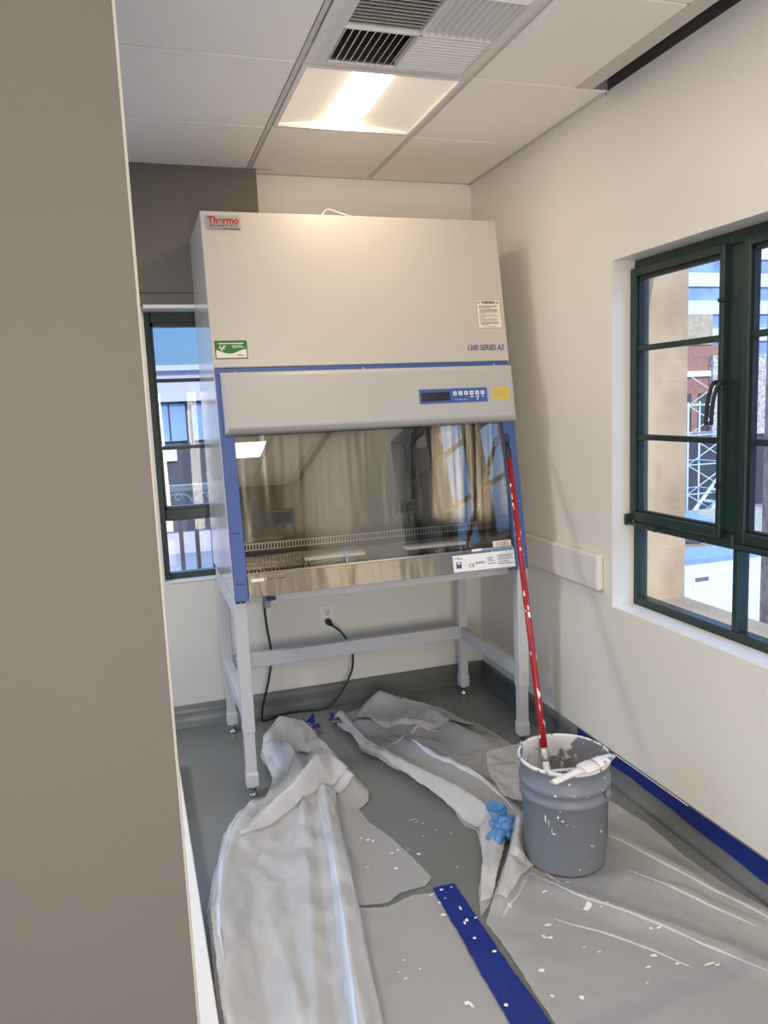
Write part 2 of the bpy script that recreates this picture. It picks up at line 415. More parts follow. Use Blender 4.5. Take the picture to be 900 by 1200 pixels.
# ------------------------------------------------------------------ right window
def P(d, y, z): return (d, y, z)
ya0, ya1, za0, za1 = W1
bm = bm_new()
fd0, fd1 = .10, .15
for (a, b) in (((ya0, za0), (ya0 + .035, za1)), ((ya1 - .026, za0), (ya1, za1)), ((ya0 + .035, za0), (ya1 - .026, .757)), ((ya0 + .035, 2.035), (ya1 - .026, za1)),
               ((ya0 + .035, 1.040), (ya1 - .026, 1.098))):
    box(bm, (fd0, *a), (fd1, *b), .003, 1)
for y in (-1.85, -2.43): box(bm, (fd0 - .004, y, 1.098), (fd1, y + .082, 2.035), .003, 1)
for y in (-1.832, -2.41): box(bm, (fd0, y, .757), (fd1, y + .026, 1.040), .003, 1)
w1 = struct('window_1', bm, M['green'])
ST = [(-1.768, -1.272), (-2.348, -1.850), (-2.925, -2.430)]
for a, b in ST:
    bm = bm_new(); s0, s1 = .075, .118; w = .030
    box(bm, (s0, a, 1.075), (s1, a + .022, 2.045), .003, 1); box(bm, (s0, b - w, 1.075), (s1, b, 2.045), .003, 1)
    box(bm, (s0, a + .022, 1.075), (s1, b - w, 1.110), .003, 1); box(bm, (s0, a + .022, 2.016), (s1, b - w, 2.045), .003, 1)
    sash = struct('casement_sash', bm, M['green'], w1)
    bm = bm_new()
    for z in (1.395, 1.735): box(bm, (.085, a + .022, z), (.115, b - w, z + .021), .002, 1)
    struct('glazing_bar', bm, M['green'], sash)
    bm = bm_new(); gk = .007
    for (u0, v0, u1_, v1) in ((a + .022, 1.110, a + .022 + gk, 2.016), (b - w - gk, 1.110, b - w, 2.016), (a + .022, 1.110, b - w, 1.110 + gk), (a + .022, 2.016 - gk * 2, b - w, 2.016)):
        box(bm, (.088, u0, v0), (.112, u1_, v1))
    struct('gasket', bm, M['gasket'], sash)
    bm = bm_new(); box(bm, (.097, a + .02, 1.108), (.103, b - w + .002, 2.018)); struct('pane', bm, M['pane'], sash)
    # paired lever handles
    for dy, sgn in ((-.004, 1), (-.03, -1)):
        bm = bm_new()
        pts = smooth_path([(.075, a + .012 + dy, 1.60), (.050, a + .012 + dy, 1.598), (.038, a + .016 + dy, 1.57), (.034, a + .024 + dy, 1.52), (.036, a + .030 + dy, 1.462)], 5)
        tube(bm, pts, .007, 8, [.008 if i < 6 else .0065 for i in range(len(pts))])
        struct('lever_handle', bm, M['gasket'], sash)
    bm = bm_new()
    for z in (1.25, 1.86): box(bm, (.066, a - .012, z), (.080, a + .018, z + .012), .002, 1)
    struct('catch', bm, M['gasket'], sash)
    bm = bm_new(); box(bm, (.058, b - .17, 1.058), (.072, b - .005, 1.070), .002, 1); box(bm, (.052, b - .006, 1.055), (.085, b + .008, 1.10), .004, 1); box(bm, (.060, b - .18, 1.05), (.088, b - .155, 1.064), .002, 1)
    struct('stay_arm', bm, M['green'], sash)
for a, b in ((-1.806, -1.288), (-2.384, -1.832), (-2.925, -2.410)):
    bm = bm_new(); box(bm, (.120, a - .003, .754), (.126, b + .003, 1.043)); struct('pane', bm, M['pane'], w1)
bm = bm_new(); box(bm, (.002, ya0, za0 - .001), (.10, ya1, za0 + .003), .001, 1); struct('window_sill', bm, M['white_trim'], w1)

# ------------------------------------------------------------------ back windows
def back_window(name, x0, x1, z0, z1):
    bm = bm_new(); f0, f1 = .06, .115
    fl = .03
    for (a, b) in (((x0, z0), (x0 + fl, z1)), ((x1 - fl, z0), (x1, z1)), ((x0 + fl, z0), (x1 - fl, z0 + .032)), ((x0 + fl, 2.005), (x1 - fl, z1)), ((x0 + fl, 1.042), (x1 - fl, 1.10))):
        box(bm, (a[0], f0, a[1]), (b[0], f1, b[1]), .003, 1)
    w = struct(name, bm, M['green'])
    bm = bm_new()
    for z in (1.394, 1.722): box(bm, (x0 + fl, .07, z), (x1 - fl, .10, z + .018), .002, 1)
    box(bm, (x0 + fl, .065, 1.10), (x0 + fl + .010, .105, 2.005)); box(bm, (x0 + fl, .065, 1.10), (x1 - fl, .105, 1.113))
    box(bm, (x0 + fl, .065, 1.985), (x1 - fl, .105, 2.005))
    struct('casement_sash', bm, M['green'], w)
    bm = bm_new(); box(bm, (x0 + fl - .002, .082, z0 + .03), (x1 - fl + .002, .088, 1.044)); struct('pane', bm, M['pane'], w)
    bm = bm_new(); box(bm, (x0 + fl - .002, .082, 1.098), (x1 - fl + .002, .088, 2.006)); struct('pane', bm, M['pane'], w)
    bm = bm_new(); box(bm, (x0, -.004, z0 - .006), (x1, .06, z0 + .002), .001, 1); struct('window_sill', bm, M['white_trim'], w)
    bm = bm_new(); box(bm, (x0, -.088, z1 - .012), (x1, .06, z1 + .004)); struct('head_trim', bm, M['white_trim'], w)
back_window('window_2', W2[0], W2[1], W2[2], W2[3])
back_window('window_3', W3[0], W3[1], W3[2], W3[3])

# ------------------------------------------------------------------ wall bumper and outlet
bm = bm_new(); box(bm, (-.032, -1.205, .775), (-.0005, -.003, .925), .012, 3)
o = tag(obj('wall_bumper', bm, M['bumper'], None, (0, -.6, .85)), 'cream bumper rail on the right wall beside the cabinet', 'wall bumper')
t = thing('power_outlet', 'white wall outlet with a black plug under the cabinet', 'outlet', (-.894, 0, .475))
part('cover_plate', t, M['label'], ((-.932, -.006, .417), (-.856, -.0005, .534)), bev=.002)
for z in (.495, .448):
    bm = bm_new(); box(bm, (-.911, -.009, z - .016), (-.877, -.005, z + .016), .002, 1); q = obj('receptacle', bm, M['stickwhite'], t)
    if z > .47: part('slot_hole', q, M['slot'], ((-.902, -.0096, z - .002), (-.900, -.0085, z + .010)), ((-.889, -.0096, z - .002), (-.887, -.0085, z + .010)), ((-.897, -.0096, z - .011), (-.891, -.0085, z - .006)))
# power cord
t = thing('power_cable', 'black power cord looping from the wall plug to the floor', 'power cord', (-.894, -.02, .448))
bm = bm_new(); tube(bm, [(-.894, -.0095, .448), (-.893, -.035, .447), (-.890, -.05, .445), (-.882, -.062, .438)], .014, 12, [.017, .017, .013, .008]); obj('plug', bm, M['black'], t)
bm = bm_new()
tube(bm, smooth_path([(-.882, -.062, .438), (-.845, -.09, .405), (-.805, -.10, .34), (-.79, -.10, .27), (-.80, -.10, .19), (-.85, -.10, .10), (-.91, -.10, .03), (-.97, -.10, .0065), (-1.04, -.085, .0065), (-1.12, -.075, .0068), (-1.20, -.09, .0065), (-1.265, -.12, .0065),
                      (-1.285, -.125, .014), (-1.28, -.115, .07), (-1.235, -.10, .22), (-1.215, -.095, .34), (-1.23, -.095, .50), (-1.238, -.10, .66), (-1.235, -.12, .80), (-1.235, -.13, .845)], 7), .0058, 8)
obj('cable', bm, M['black'], t)

# ------------------------------------------------------------------ biosafety cabinet
CX0, CX1 = -1.468, -.175
ZB, ZT = .841, 2.363
def yf(z): return -.893 + .176 * (z - ZB)
YR = -.085
cab = thing('safety_cabinet', 'large white biological safety cabinet with blue trim and a sloping glass front', 'safety cabinet', (-.82, -.5, ZB))
th = .028
ZP = 1.742
# side panels follow the slope
for x0, x1 in ((CX0, CX0 + th), (CX1 - th, CX1)):
    bm = bm_new()
    hexa(bm, [(x0, yf(ZB) + .012, ZB), (x1, yf(ZB) + .012, ZB), (x1, YR, ZB), (x0, YR, ZB), (x0, yf(ZT) + .004, ZT), (x1, yf(ZT) + .004, ZT), (x1, YR + .04, ZT), (x0, YR + .04, ZT)], .003, 2)
    obj('side_panel', bm, M['side'], cab)
part('rear_panel', cab, M['powder'], ((CX0 + th, YR - .02, ZB), (CX1 - th, YR, ZT - .01)))
part('top_panel', cab, M['powder'], ((CX0 + th, yf(ZT) + .03, ZT - .025), (CX1 - th, YR - .02, ZT - .004)))
part('floor_pan', cab, M['steel2'], ((CX0 + th, yf(ZB) + .03, ZB), (CX1 - th, YR - .02, ZB + .02)))
def slab(name, x0, x1, z0, z1, off, thick, mat, bev=0., parent=cab, seg=2):
    """plate lying in the sloping front; off = how far it stands proud of it"""
    bm = bm_new(); n = Vector((0, -1, .176)).normalized()
    def q(x, z, d): return Vector((x, yf(z), z)) + n * d
    hexa(bm, [q(x0, z0, off), q(x1, z0, off), q(x1, z0, off - thick), q(x0, z0, off - thick), q(x0, z1, off), q(x1, z1, off), q(x1, z1, off - thick), q(x0, z1, off - thick)], bev, seg)
    return obj(name, bm, mat, parent)
slab('upper_front_panel', CX0, CX1, ZP, ZT, .006, .022, M['powder'], .004)
slab('blue_top_strip', CX0 + .003, CX1 - .003, 1.715, ZP - .0015, .0, .02, M['blue'])
for x0, x1 in ((CX0 + .004, CX0 + .058), (CX1 - .060, CX1 - .004)):
    s = slab('blue_side_strip', x0, x1, ZB - .012, 1.714, .003, .03, M['blue'], .003)
    slab('strip_joint', x0 + .012, x1 - .014, 1.093, 1.096, .0042, .002, M['gasket'], 0, s)
    slab('strip_joint', x0 + .012, x1 - .014, .895, .898, .0042, .002, M['gasket'], 0, s)
hood = None
bm = bm_new(); n = Vector((0, -1, .176)).normalized()
def q(x, z, d): return Vector((x, yf(z), z)) + n * d
hx0, hx1, hz0, hz1, ho = CX0 + .022, CX1 - .004, 1.474, 1.722, .045
back = [q(hx0, hz0, 0), q(hx1, hz0, 0), q(hx1, hz1, 0), q(hx0, hz1, 0)]
c1 = .004
mid = [q(hx0, hz0 + c1, ho - .018), q(hx1, hz0 + c1, ho - .018), q(hx1, hz1 - c1, ho - .018), q(hx0, hz1 - c1, ho - .018)]
c2 = .020
frn = [q(hx0 + .012, hz0 + c2, ho), q(hx1 - .012, hz0 + c2, ho), q(hx1 - .012, hz1 - c2, ho), q(hx0 + .012, hz1 - c2, ho)]
R = [[bm.verts.new(v) for v in ring] for ring in (back, mid, frn)]
for i in (0, 1):
    for k in range(4): bm.faces.new((R[i][k], R[i][(k + 1) % 4], R[i + 1][(k + 1) % 4], R[i + 1][k]))
bm.faces.new(R[0][::-1]); bm.faces.new(R[2])
bmesh.ops.recalc_face_normals(bm, faces=bm.faces[:])
bmesh.ops.bevel(bm, geom=[e for e in bm.edges if all(v in R[2] or v in R[1] for v in e.verts)], offset=.006, segments=3, profile=.5, affect='EDGES')
hood = obj('control_hood', bm, M['hood'], cab)
for x in (-1.39, -.86, -.26):
    part('hood_hinge', hood, M['chrome'], ((x, yf(1.724) - .012, 1.722), (x + .009, yf(1.724) - .004, 1.730)))

# keypad on the hood
KO = ho
def plate(name, x0, x1, z0, z1, off, mat, parent=cab, bev=0., thick=.0015):
    return slab(name, x0, x1, z0, z1, off, thick, mat, bev, parent)
kp = plate('control_panel', -.632, -.318, 1.560, 1.620, KO + .0018, M['blue'], cab)
plate('display', -.622, -.494, 1.570, 1.606, KO + .003, M['display'], kp)
for i in range(6):
    x = -.477 + i * .0258
    b = plate('button', x, x + .016, 1.591, 1.607, KO + .003, M['label'], kp)
    plate('button_mark', x + .004, x + .012, 1.596, 1.602, KO + .0036, M['midgrey'], kp)
plate('indicator_row', -.472, -.470, 1.571, 1.574, KO + .003, M['label'], kp)
for i in range(1, 6): plate('indicator_row', -.472 + i * .011, -.468 + i * .011, 1.571, 1.574, KO + .003, M['label'], kp)
for x, w in ((-.398, .014), (-.372, .014), (-.344, .008)): plate('button_caption', x, x + w, 1.581, 1.585, KO + .003, M['label'], kp)
plate('button_caption', -.369, -.362, 1.569, 1.576, KO + .003, M['label'], kp)
yl = plate('yellow_label', -.288, -.214, 1.568, 1.616, KO + .0012, M['stickyellow'], cab)
for k in range(6): plate('label_line', -.284, -.222 - .006 * (k % 3), 1.606 - k * .0056, 1.6085 - k * .0056, KO + .0016, M['wood'], yl)

# lettering helper
def text(body, size, x, z, off, mat, parent, name='lettering', shear=0., bold=0., width=None, space=1.):
    cu = bpy.data.curves.new('lettering_curve', 'FONT'); cu.body = body; cu.size = size; cu.shear = shear; cu.offset = bold; cu.extrude = .0003; cu.space_character = space
    to = bpy.data.objects.new('lettering_source', cu); COL.objects.link(to)
    bpy.context.view_layer.update()
    me = bpy.data.meshes.new_from_object(to.evaluated_get(bpy.context.evaluated_depsgraph_get()))
    bpy.data.objects.remove(to); bpy.data.curves.remove(cu)
    bm = bm_new(); bm.from_mesh(me); bpy.data.meshes.remove(me)
    mx = max(v.co.x for v in bm.verts); mn = min(v.co.x for v in bm.verts)
    s = width / (mx - mn) if width else 1
    tilt = n                                        # normal of the front
    upv = Vector((0, .176, 1)).normalized()
    for v in bm.verts:
        lx, lz, ld = (v.co.x - mn) * s, v.co.y, v.co.z
        base = Vector((x, yf(z), z)) + tilt * off
        v.co = base + Vector((1, 0, 0)) * lx + upv * lz + tilt * (ld + .0004)
    return obj(name, bm, mat, parent)

FO = .006
b = plate('name_plate', -1.449, -1.312, 2.288, 2.345, FO + .002, M['silver'], cab, .0, .002)
text('Thermo', .040, -1.441, 2.313, FO + .002, M['red'], b, bold=.0014, width=.124)
text('SCIENTIFIC', .014, -1.433, 2.299, FO + .002, M['ink'], b, bold=.0003, width=.112, space=1.3)
plate('badge_underline', -1.441, -1.382, 2.2905, 2.294, FO + .0026, M['midgrey'], b)
plate('badge_underline', -1.382, -1.314, 2.2905, 2.294, FO + .0026, M['ink'], b)

gs = plate('green_sticker', -1.456, -1.329, 1.776, 1.848, FO + .001, M['dkgreen'], cab)
bm = bm_new()                                       # green field over a wavy cream base
def q2(x, z, o): return q(x, z, o)
N = 16; top = []; bot = []; wave = []
for i in range(N + 1):
    u = i / N; x = -1.4525 + u * .120
    top.append(q2(x, 1.8445, FO + .0014)); wave.append(q2(x, 1.805 + (.009 * math.sin(u * 5.6 + 2.2)), FO + .0014)); bot.append(q2(x, 1.7795, FO + .0014))
def strip(bm, A, B):
    va = [bm.verts.new(p) for p in A]; vb = [bm.verts.new(p) for p in B]
    for i in range(len(A) - 1): bm.faces.new((va[i], va[i + 1], vb[i + 1], vb[i]))
strip(bm, wave, top); obj('green_field', bm, M['stickgreen'], gs, recalc=False)
bm = bm_new(); strip(bm, bot, wave); obj('cream_field', bm, M['stickwhite'], gs, recalc=False)
text('Thermo', .010, -1.369, 1.787, FO + .0014, M['red'], gs, bold=.0002, width=.026)
plate('sticker_line', -1.441, -1.342, 1.8345, 1.8385, FO + .0022, M['stickwhite'], gs)
plate('sticker_line', -1.388, -1.350, 1.826, 1.8285, FO + .0022, M['stickwhite'], gs); plate('sticker_line', -1.388, -1.340, 1.8195, 1.822, FO + .0022, M['stickwhite'], gs)
bm = bm_new()                                       # small leaf sprig
for cx, cz, ang, l in ((-1.436, 1.823, 1.2, .007), (-1.424, 1.817, -.3, .008), (-1.419, 1.825, .2, .007), (-1.431, 1.812, 2.2, .006)):
    vs = [bm.verts.new(q2(cx + math.cos(ang) * l * math.cos(a) - math.sin(ang) * .003 * math.sin(a), cz + math.sin(ang) * l * math.cos(a) + math.cos(ang) * .003 * math.sin(a), FO + .0022)) for a in [2 * math.pi * k / 10 for k in range(10)]]
    bm.faces.new(vs)
obj('leaf_mark', bm, M['stickwhite'], gs, recalc=False)

ws = plate('warning_sticker', -.310, -.193, 1.885, 2.012, FO + .001, M['pinkline'], cab)
plate('sticker_face', -.3075, -.1955, 1.8875, 2.0095, FO + .0014, M['stickwhite'], ws)
text('WARNING', .018, -.283, 1.9925, FO + .0014, M['ink'], ws, bold=.0006, width=.064)
for x in (-.303, -.212): plate('hazard_mark', x, x + .010, 1.992, 2.003, FO + .0018, M['pinkline'], ws)
lines = [(0, .090), (0, .088), (0, .062), None, (1, .086), (1, .088), (1, .087), (1, .088), (1, .03), None, (0, .084), None, (0, .09), (1, .024), None, (0, .09), (1, .075), None, (0, .09), (1, .084), (1, .085), (1, .04), None, (4, .06)]
z = 1.985
for l in lines:
    if l is None: z -= .0028; continue
    plate('print_line', -.300 + .004 * l[0], -.300 + .004 * l[0] + l[1], z - .0026, z - .0006, FO + .0018, M['greyink'], ws); z -= .0043
text('1300 SERIES A2', .034, -.371, 1.790, FO, M['blueink'], cab, 'model_lettering', shear=.25, bold=.0009, width=.176)

# stainless front lip, glass sash, interior
LZ = .927
lip = slab('front_lip', CX0 + .060, CX1 - .062, ZB + .001, LZ, -.001, .010, M['steel2'], .001)
slab('lip_return', CX0 + .060, CX1 - .062, LZ - .006, LZ, -.010, .10, M['steel2'], 0, lip)
gl = slab('glass_sash', CX0 + .050, CX1 - .050, LZ - .012, 1.52, -.014, .006, M['sash'])
slab('sash_edge_strip', CX0 + .060, CX1 - .062, LZ + .001, LZ + .008, -.012, .003, M['chrome'], 0, gl)
slab('sash_grip', -1.336, -1.262, .905, .924, .014, .015, M['steel2'], .003, lip)
slab('sash_label', -1.395, -1.345, .900, .912, .0, .001, M['label'], 0, lip)
lb = slab('rating_label', -.534, -.243, .847, .917, .0005, .001, M['label'], 0, lip)
sq = plate('blue_mark', -.520, -.496, .862, .890, .0012, M['blueink'], lip)
text('CE', .022, -.462, .862, .0008, M['ink'], lip, 'ce_mark', width=.026)
plate('mark_window', -.515, -.501, .880, .887, .0016, M['label'], lip)
for k, (x0, x1, z) in enumerate([(-.43, -.39, .879), (-.43, -.385, .874), (-.372, -.345, .893), (-.372, -.35, .886), (-.372, -.340, .879), (-.372, -.33, .868), (-.325, -.25, .899), (-.325, -.255, .891), (-.325, -.25, .882), (-.325, -.27, .872), (-.325, -.25, .862), (-.528, -.505, .905), (-.512, -.49, .900)]):
    plate('label_line', x0, x1, z, z + .003, .0012, M['greyink'], lip)
slab('caution_tag', -.335, -.248, .934, .962, -.008, .002, M['stickwhite'], 0, gl)
for k in range(3): slab('tag_line', -.323, -.262, .941 + k * .006, .944 + k * .006, -.0074, .001, M['pinkline'], 0, gl)
slab('white_tag', -.440, -.392, .921, .937, -.004, .003, M['label'], 0, gl)
slab('blue_tape_tab', -.392, -.250, .921, .937, -.005, .002, M['towerglass'], 0, gl)
slab('sash_sticker', -1.000, -.992, .930, .985, -.010, .001, M['towerglass'], 0, gl)

IX0, IX1 = CX0 + th + .002, CX1 - th - .002
YB = -.275                                          # inner back wall, leaning with the front
def yb(z): return YB + .05 * (z - .93)
bm = bm_new()
hexa(bm, [(IX0, yb(.93) - .0, .93), (IX1, yb(.93), .93), (IX1, yb(.93) + .012, .93), (IX0, yb(.93) + .012, .93), (IX0, yb(1.72), 1.72), (IX1, yb(1.72), 1.72), (IX1, yb(1.72) + .012, 1.72), (IX0, yb(1.72) + .012, 1.72)])
liner = obj('inner_back_wall', bm, M['steel'], cab)
for x0, x1 in ((IX0, IX0 + .003), (IX1 - .003, IX1)):
    bm = bm_new(); hexa(bm, [(x0, yf(.862) + .02, .862), (x1, yf(.862) + .02, .862), (x1, YB, .862), (x0, YB, .862), (x0, yf(1.72) + .03, 1.72), (x1, yf(1.72) + .03, 1.72), (x1, YB + .05, 1.72), (x0, YB + .05, 1.72)])
    obj('inner_side_wall', bm, M['steel'], cab)
part('inner_ceiling', cab, M['steel2'], ((IX0, yf(1.72) + .03, 1.70), (IX1, YB + .04, 1.72)))
part('work_surface', cab, M['steel2'], ((IX0 + .004, yf(.9) + .206, .892), (IX1 - .004, YB - .02, .900)), bev=.001)
# slotted exhaust strip at the back of the work surface
bm = bm_new(); box(bm, (IX0 + .004, YB - .018, .916), (IX1 - .004, YB - .010, .952))
rg = obj('rear_grille', bm, M['steel3'], cab)
bm = bm_new()
for k in range(84):
    x = IX0 + .012 + k * (IX1 - IX0 - .03) / 83
    box(bm, (x, YB - .0195, .922), (x + .0072, YB - .0175, .945))
obj('slot_row', bm, M['slot'], rg)
part('rear_gutter', cab, M['darkgrey'], ((IX0 + .004, YB - .012, .862), (IX1 - .004, YB - .004, .93)))
fg = part('front_grille', cab, M['steel2'], ((IX0 + .004, yf(.9) + .045, .900), (IX1 - .004, yf(.9) + .205, .906)))
bm = bm_new()
for k in range(78):
    x = IX0 + .014 + k * (IX1 - IX0 - .04) / 77
    hexa(bm, [(x, yf(.9) + .135, .9055), (x + .008, yf(.9) + .135, .9055), (x + .014, yf(.9) + .195, .9055), (x + .006, yf(.9) + .195, .9055), (x, yf(.9) + .135, .907), (x + .008, yf(.9) + .135, .907), (x + .014, yf(.9) + .195, .907), (x + .006, yf(.9) + .195, .907)])
obj('slot_row', bm, M['slot'], fg)
for x0, x1 in ((-1.152, -.888), (-.702, -.418)):
    yy = yf(.9) + .15
    a = part('arm_rest', cab, M['rest'], ((x0, yy - .03, .945), (x1, yy + .03, .951)), bev=.001)
    part('rest_bracket', a, M['steel2'], ((x0, yy - .03, .906), (x0 + .004, yy + .03, .945)))
    part('rest_bracket', a, M['steel2'], ((x1 - .004, yy - .03, .906), (x1, yy + .03, .945)))
    part('rest_lip', a, M['rest'], ((x0, yy - .034, .940), (x1, yy - .029, .953)))
for xc_, zc in ((-1.152, 1.062), (-.534, 1.062)):
    y0 = yb(zc)
    s = part('socket_cover', cab, M['midgrey'], ((xc_ - .058, y0 - .012, zc - .036), (xc_ + .058, y0 - .0005, zc + .036)), bev=.002)
    part('socket_flap', s, M['darkgrey'], ((xc_ - .044, y0 - .018, zc - .028), (xc_ - .004, y0 - .012, zc + .028)), ((xc_ + .000, y0 - .016, zc - .026), (xc_ + .044, y0 - .012, zc + .026)), bev=.002)
    part('socket_label', s, M['label'], ((xc_ - .020, y0 - .002, zc - .063), (xc_ + .05, y0 - .0005, zc - .044)))
# drain valve under the lip
v = part('drain_valve', cab, M['midgrey'], ((-1.345, yf(ZB) + .045, ZB - .062), (-1.318, yf(ZB) + .075, ZB)), bev=.004)
part('valve_lever', v, M['tape'], ((-1.336, yf(ZB) + .03, ZB - .030), (-1.298, yf(ZB) + .046, ZB - .016)), bev=.003, label='blue valve lever')
for x in (CX0 + .006, CX0 + .028): part('corner_bolt', cab, M['gasket'], ((x, yf(ZB) + .004, ZB - .020), (x + .016, yf(ZB) + .02, ZB - .010)))
# loose cable on top
bm = bm_new()
tube(bm, smooth_path([(-1.02, -.60, ZT + .004), (-.95, -.52, ZT + .02), (-.89, -.42, ZT + .075), (-.83, -.42, ZT + .06), (-.74, -.50, ZT + .012), (-.66, -.55, ZT + .004)], 6), .004, 6)
tag(obj('loose_cable', bm, M['label'], None, (-.88, -.5, ZT)), 'thin white cable looping up from the top of the cabinet', 'cable')

# ------------------------------------------------------------------ stand
SX0, SX1, SYF, SYR = -1.443, -.202, -.858, -.190
st = thing('cabinet_stand', 'pale grey steel stand on four adjustable legs below the cabinet', 'stand', (-.82, -.52, 0))
for x in (SX0, SX1):
    for y in (SYF, SYR):
        lg = part('leg', st, M['legpaint'], ((x - .025, y - .025, .278), (x + .025, y + .025, ZB - .012)), bev=.004)
        bm = bm_new(); r0 = .0215
        box(bm, (x - r0, y - r0, .108), (x + r0, y + r0, .278), .003)
        hexa(bm, [(x - .025, y - .025, .048), (x + .025, y - .025, .048), (x + .025, y + .025, .048), (x - .025, y + .025, .048), (x - .025, y - .025, .100), (x + .025, y - .025, .100), (x + .025, y + .025, .100), (x - .025, y + .025, .100)], .003)
        hexa(bm, [(x - .025, y - .025, .100), (x + .025, y - .025, .100), (x + .025, y + .025, .100), (x - .025, y + .025, .100), (x - r0, y - r0, .112), (x + r0, y - r0, .112), (x + r0, y + r0, .112), (x - r0, y + r0, .112)])
        obj('leg_extension', bm, M['legpaint'], lg)
        bm = bm_new(); lathe(bm, [(.017, .0), (.018, .004), (.018, .010), (.015, .012), (.015, .036), (.020, .038), (.020, .048)], (x, y, .0005), 20, True); o = obj('levelling_foot', bm, M['chrome'], lg); o['label'] = 'metal screw foot'
for x in (SX0, SX1):
    part('side_rail', st, M['legpaint'], ((x - .02, SYF + .025, .745), (x + .02, SYR - .025, .815)), bev=.004)
    part('lower_side_rail', st, M['legpaint'], ((x - .02, SYF + .025, .318), (x + .02, SYR - .025, .382)), bev=.004)
part('rear_rail', st, M['legpaint'], ((SX0 + .025, SYR - .02, .318), (SX1 - .025, SYR + .02, .388)), bev=.004)
part('top_rail', st, M['legpaint'], ((SX0 + .025, SYR - .02, .765), (SX1 - .025, SYR + .02, .825)), ((SX0 + .025, SYF + .06, .79), (SX1 - .025, SYF + .09, .825)), bev=.004)

# ------------------------------------------------------------------ bucket and tools
BC = Vector((-.489, -1.698, .004))
t = thing('paint_bucket', 'grey plastic paint bucket with paint smeared rim standing on the sheet', 'bucket', BC)
bm = bm_new()
lathe(bm, [(.125, .0), (.1345, .004), (.1365, .012), (.1435, .235), (.1445, .236), (.1445, .240), (.151, .242), (.1525, .250), (.1525, .258), (.147, .262), (.1465, .282), (.1525, .286), (.154, .294), (.1535, .303), (.148, .308), (.1475, .352), (.1525, .358), (.1535, .368)], BC, 72)
bk = obj('bucket_body', bm, M['bucket'], t)
bm = bm_new(); lathe(bm, [(.1300, .010), (.1385, .18), (.1445, .352), (.1475, .3695)], BC, 72, False, False); lathe(bm, [(.001, .014), (.1295, .0135)], BC, 72, False, False)
o = obj('inner_wall', bm, M['bucket_in'], t); o['label'] = 'inside coated with flaking white paint'
bm = bm_new(); lathe(bm, [(.1475, .3695), (.1485, .3735), (.1515, .375), (.1545, .373), (.1555, .369), (.1545, .364), (.1525, .3615)], BC, 72, False, False); obj('rim', bm, M['rim'], t)
bm = bm_new(); pts = []                             # wire bail hanging down the right side
a0 = math.radians(-55)
for k in range(13):
    a = a0 + math.pi * k / 12
    pts.append((BC.x + .160 * math.cos(a), BC.y + .160 * math.sin(a), BC.z + .268 - .085 * math.sin(math.pi * k / 12)))
tube(bm, smooth_path(pts, 4), .0022, 6); obj('wire_bail', bm, M['chrome'], t)
bm = bm_new()
for a in (a0, a0 + math.pi):
    c = Vector((BC.x + .154 * math.cos(a), BC.y + .154 * math.sin(a), BC.z + .270)); d = Vector((math.cos(a), math.sin(a), 0))
    tube(bm, [c - d * .006, c + d * .006, c + d * .010], .016, 14, [.017, .016, .010])
obj('bail_boss', bm, M['bucket'], t)
bm = bm_new()                                       # paper label, right side
N = 8; A = []; B = []
for k in range(N + 1):
    a = math.radians(-38 + 30 * k / N)
    A.append((BC.x + .1400 * math.cos(a), BC.y + .1400 * math.sin(a), BC.z + .055)); B.append((BC.x + .1449 * math.cos(a), BC.y + .1449 * math.sin(a), BC.z + .228))
strip(bm, A, B); obj('paper_label', bm, M['label'], t, recalc=False)
bm = bm_new(); rnd = random.Random(5)               # dried drips on the outside
def blob(bm, fn, u, v, su, sv, k=9):
    vs = []
    for i in range(k):
        a = 2 * math.pi * i / k; r = rnd.uniform(.55, 1.1)
        vs.append(bm.verts.new(fn(u + su * r * math.cos(a), v + sv * r * math.sin(a))))
    c = bm.verts.new(fn(u, v, .0012))
    for i in range(k): bm.faces.new((vs[i], vs[(i + 1) % k], c))
def bfn(u, v, e=.0):
    r = .1365 + (.1435 - .1365) * (v - .012) / .223 if v < .236 else (.1535 if .247 < v < .258 or .288 < v < .303 else .148)
    return (BC.x + (r + .0008 + e) * math.cos(u), BC.y + (r + .0008 + e) * math.sin(u), BC.z + v)
for (u, v, su, sv) in [(-2.55, .20, .02, .016), (-2.4, .165, .016, .012), (-2.47, .185, .012, .02), (-2.35, .155, .05, .004), (-2.25, .215, .03, .006), (-2.15, .205, .045, .004), (-2.05, .192, .018, .003), (-1.9, .188, .016, .003), (-1.15, .145, .03, .006), (-1.1, .142, .02, .004), (-1.45, .11, .03, .004), (-1.4, .104, .022, .005), (-1.75, .03, .03, .003), (-1.5, .05, .012, .003), (-2.2, .24, .02, .006), (-2.3, .295, .03, .005), (-1.9, .298, .02, .003), (-1.2, .297, .025, .004), (-1.0, .25, .02, .003), (-1.6, .29, .01, .003), (-1.05, .33, .03, .006), (-2.0, .335, .03, .005), (-2.15, .348, .03, .008), (-2.4, .34, .02, .008), (-.95, .27, .03, .012), (-.9, .25, .03, .008)]:
    blob(bm, bfn, u, v, su, sv)
obj('paint_drips', bm, M['paint'], t, recalc=False)['kind'] = 'stuff'

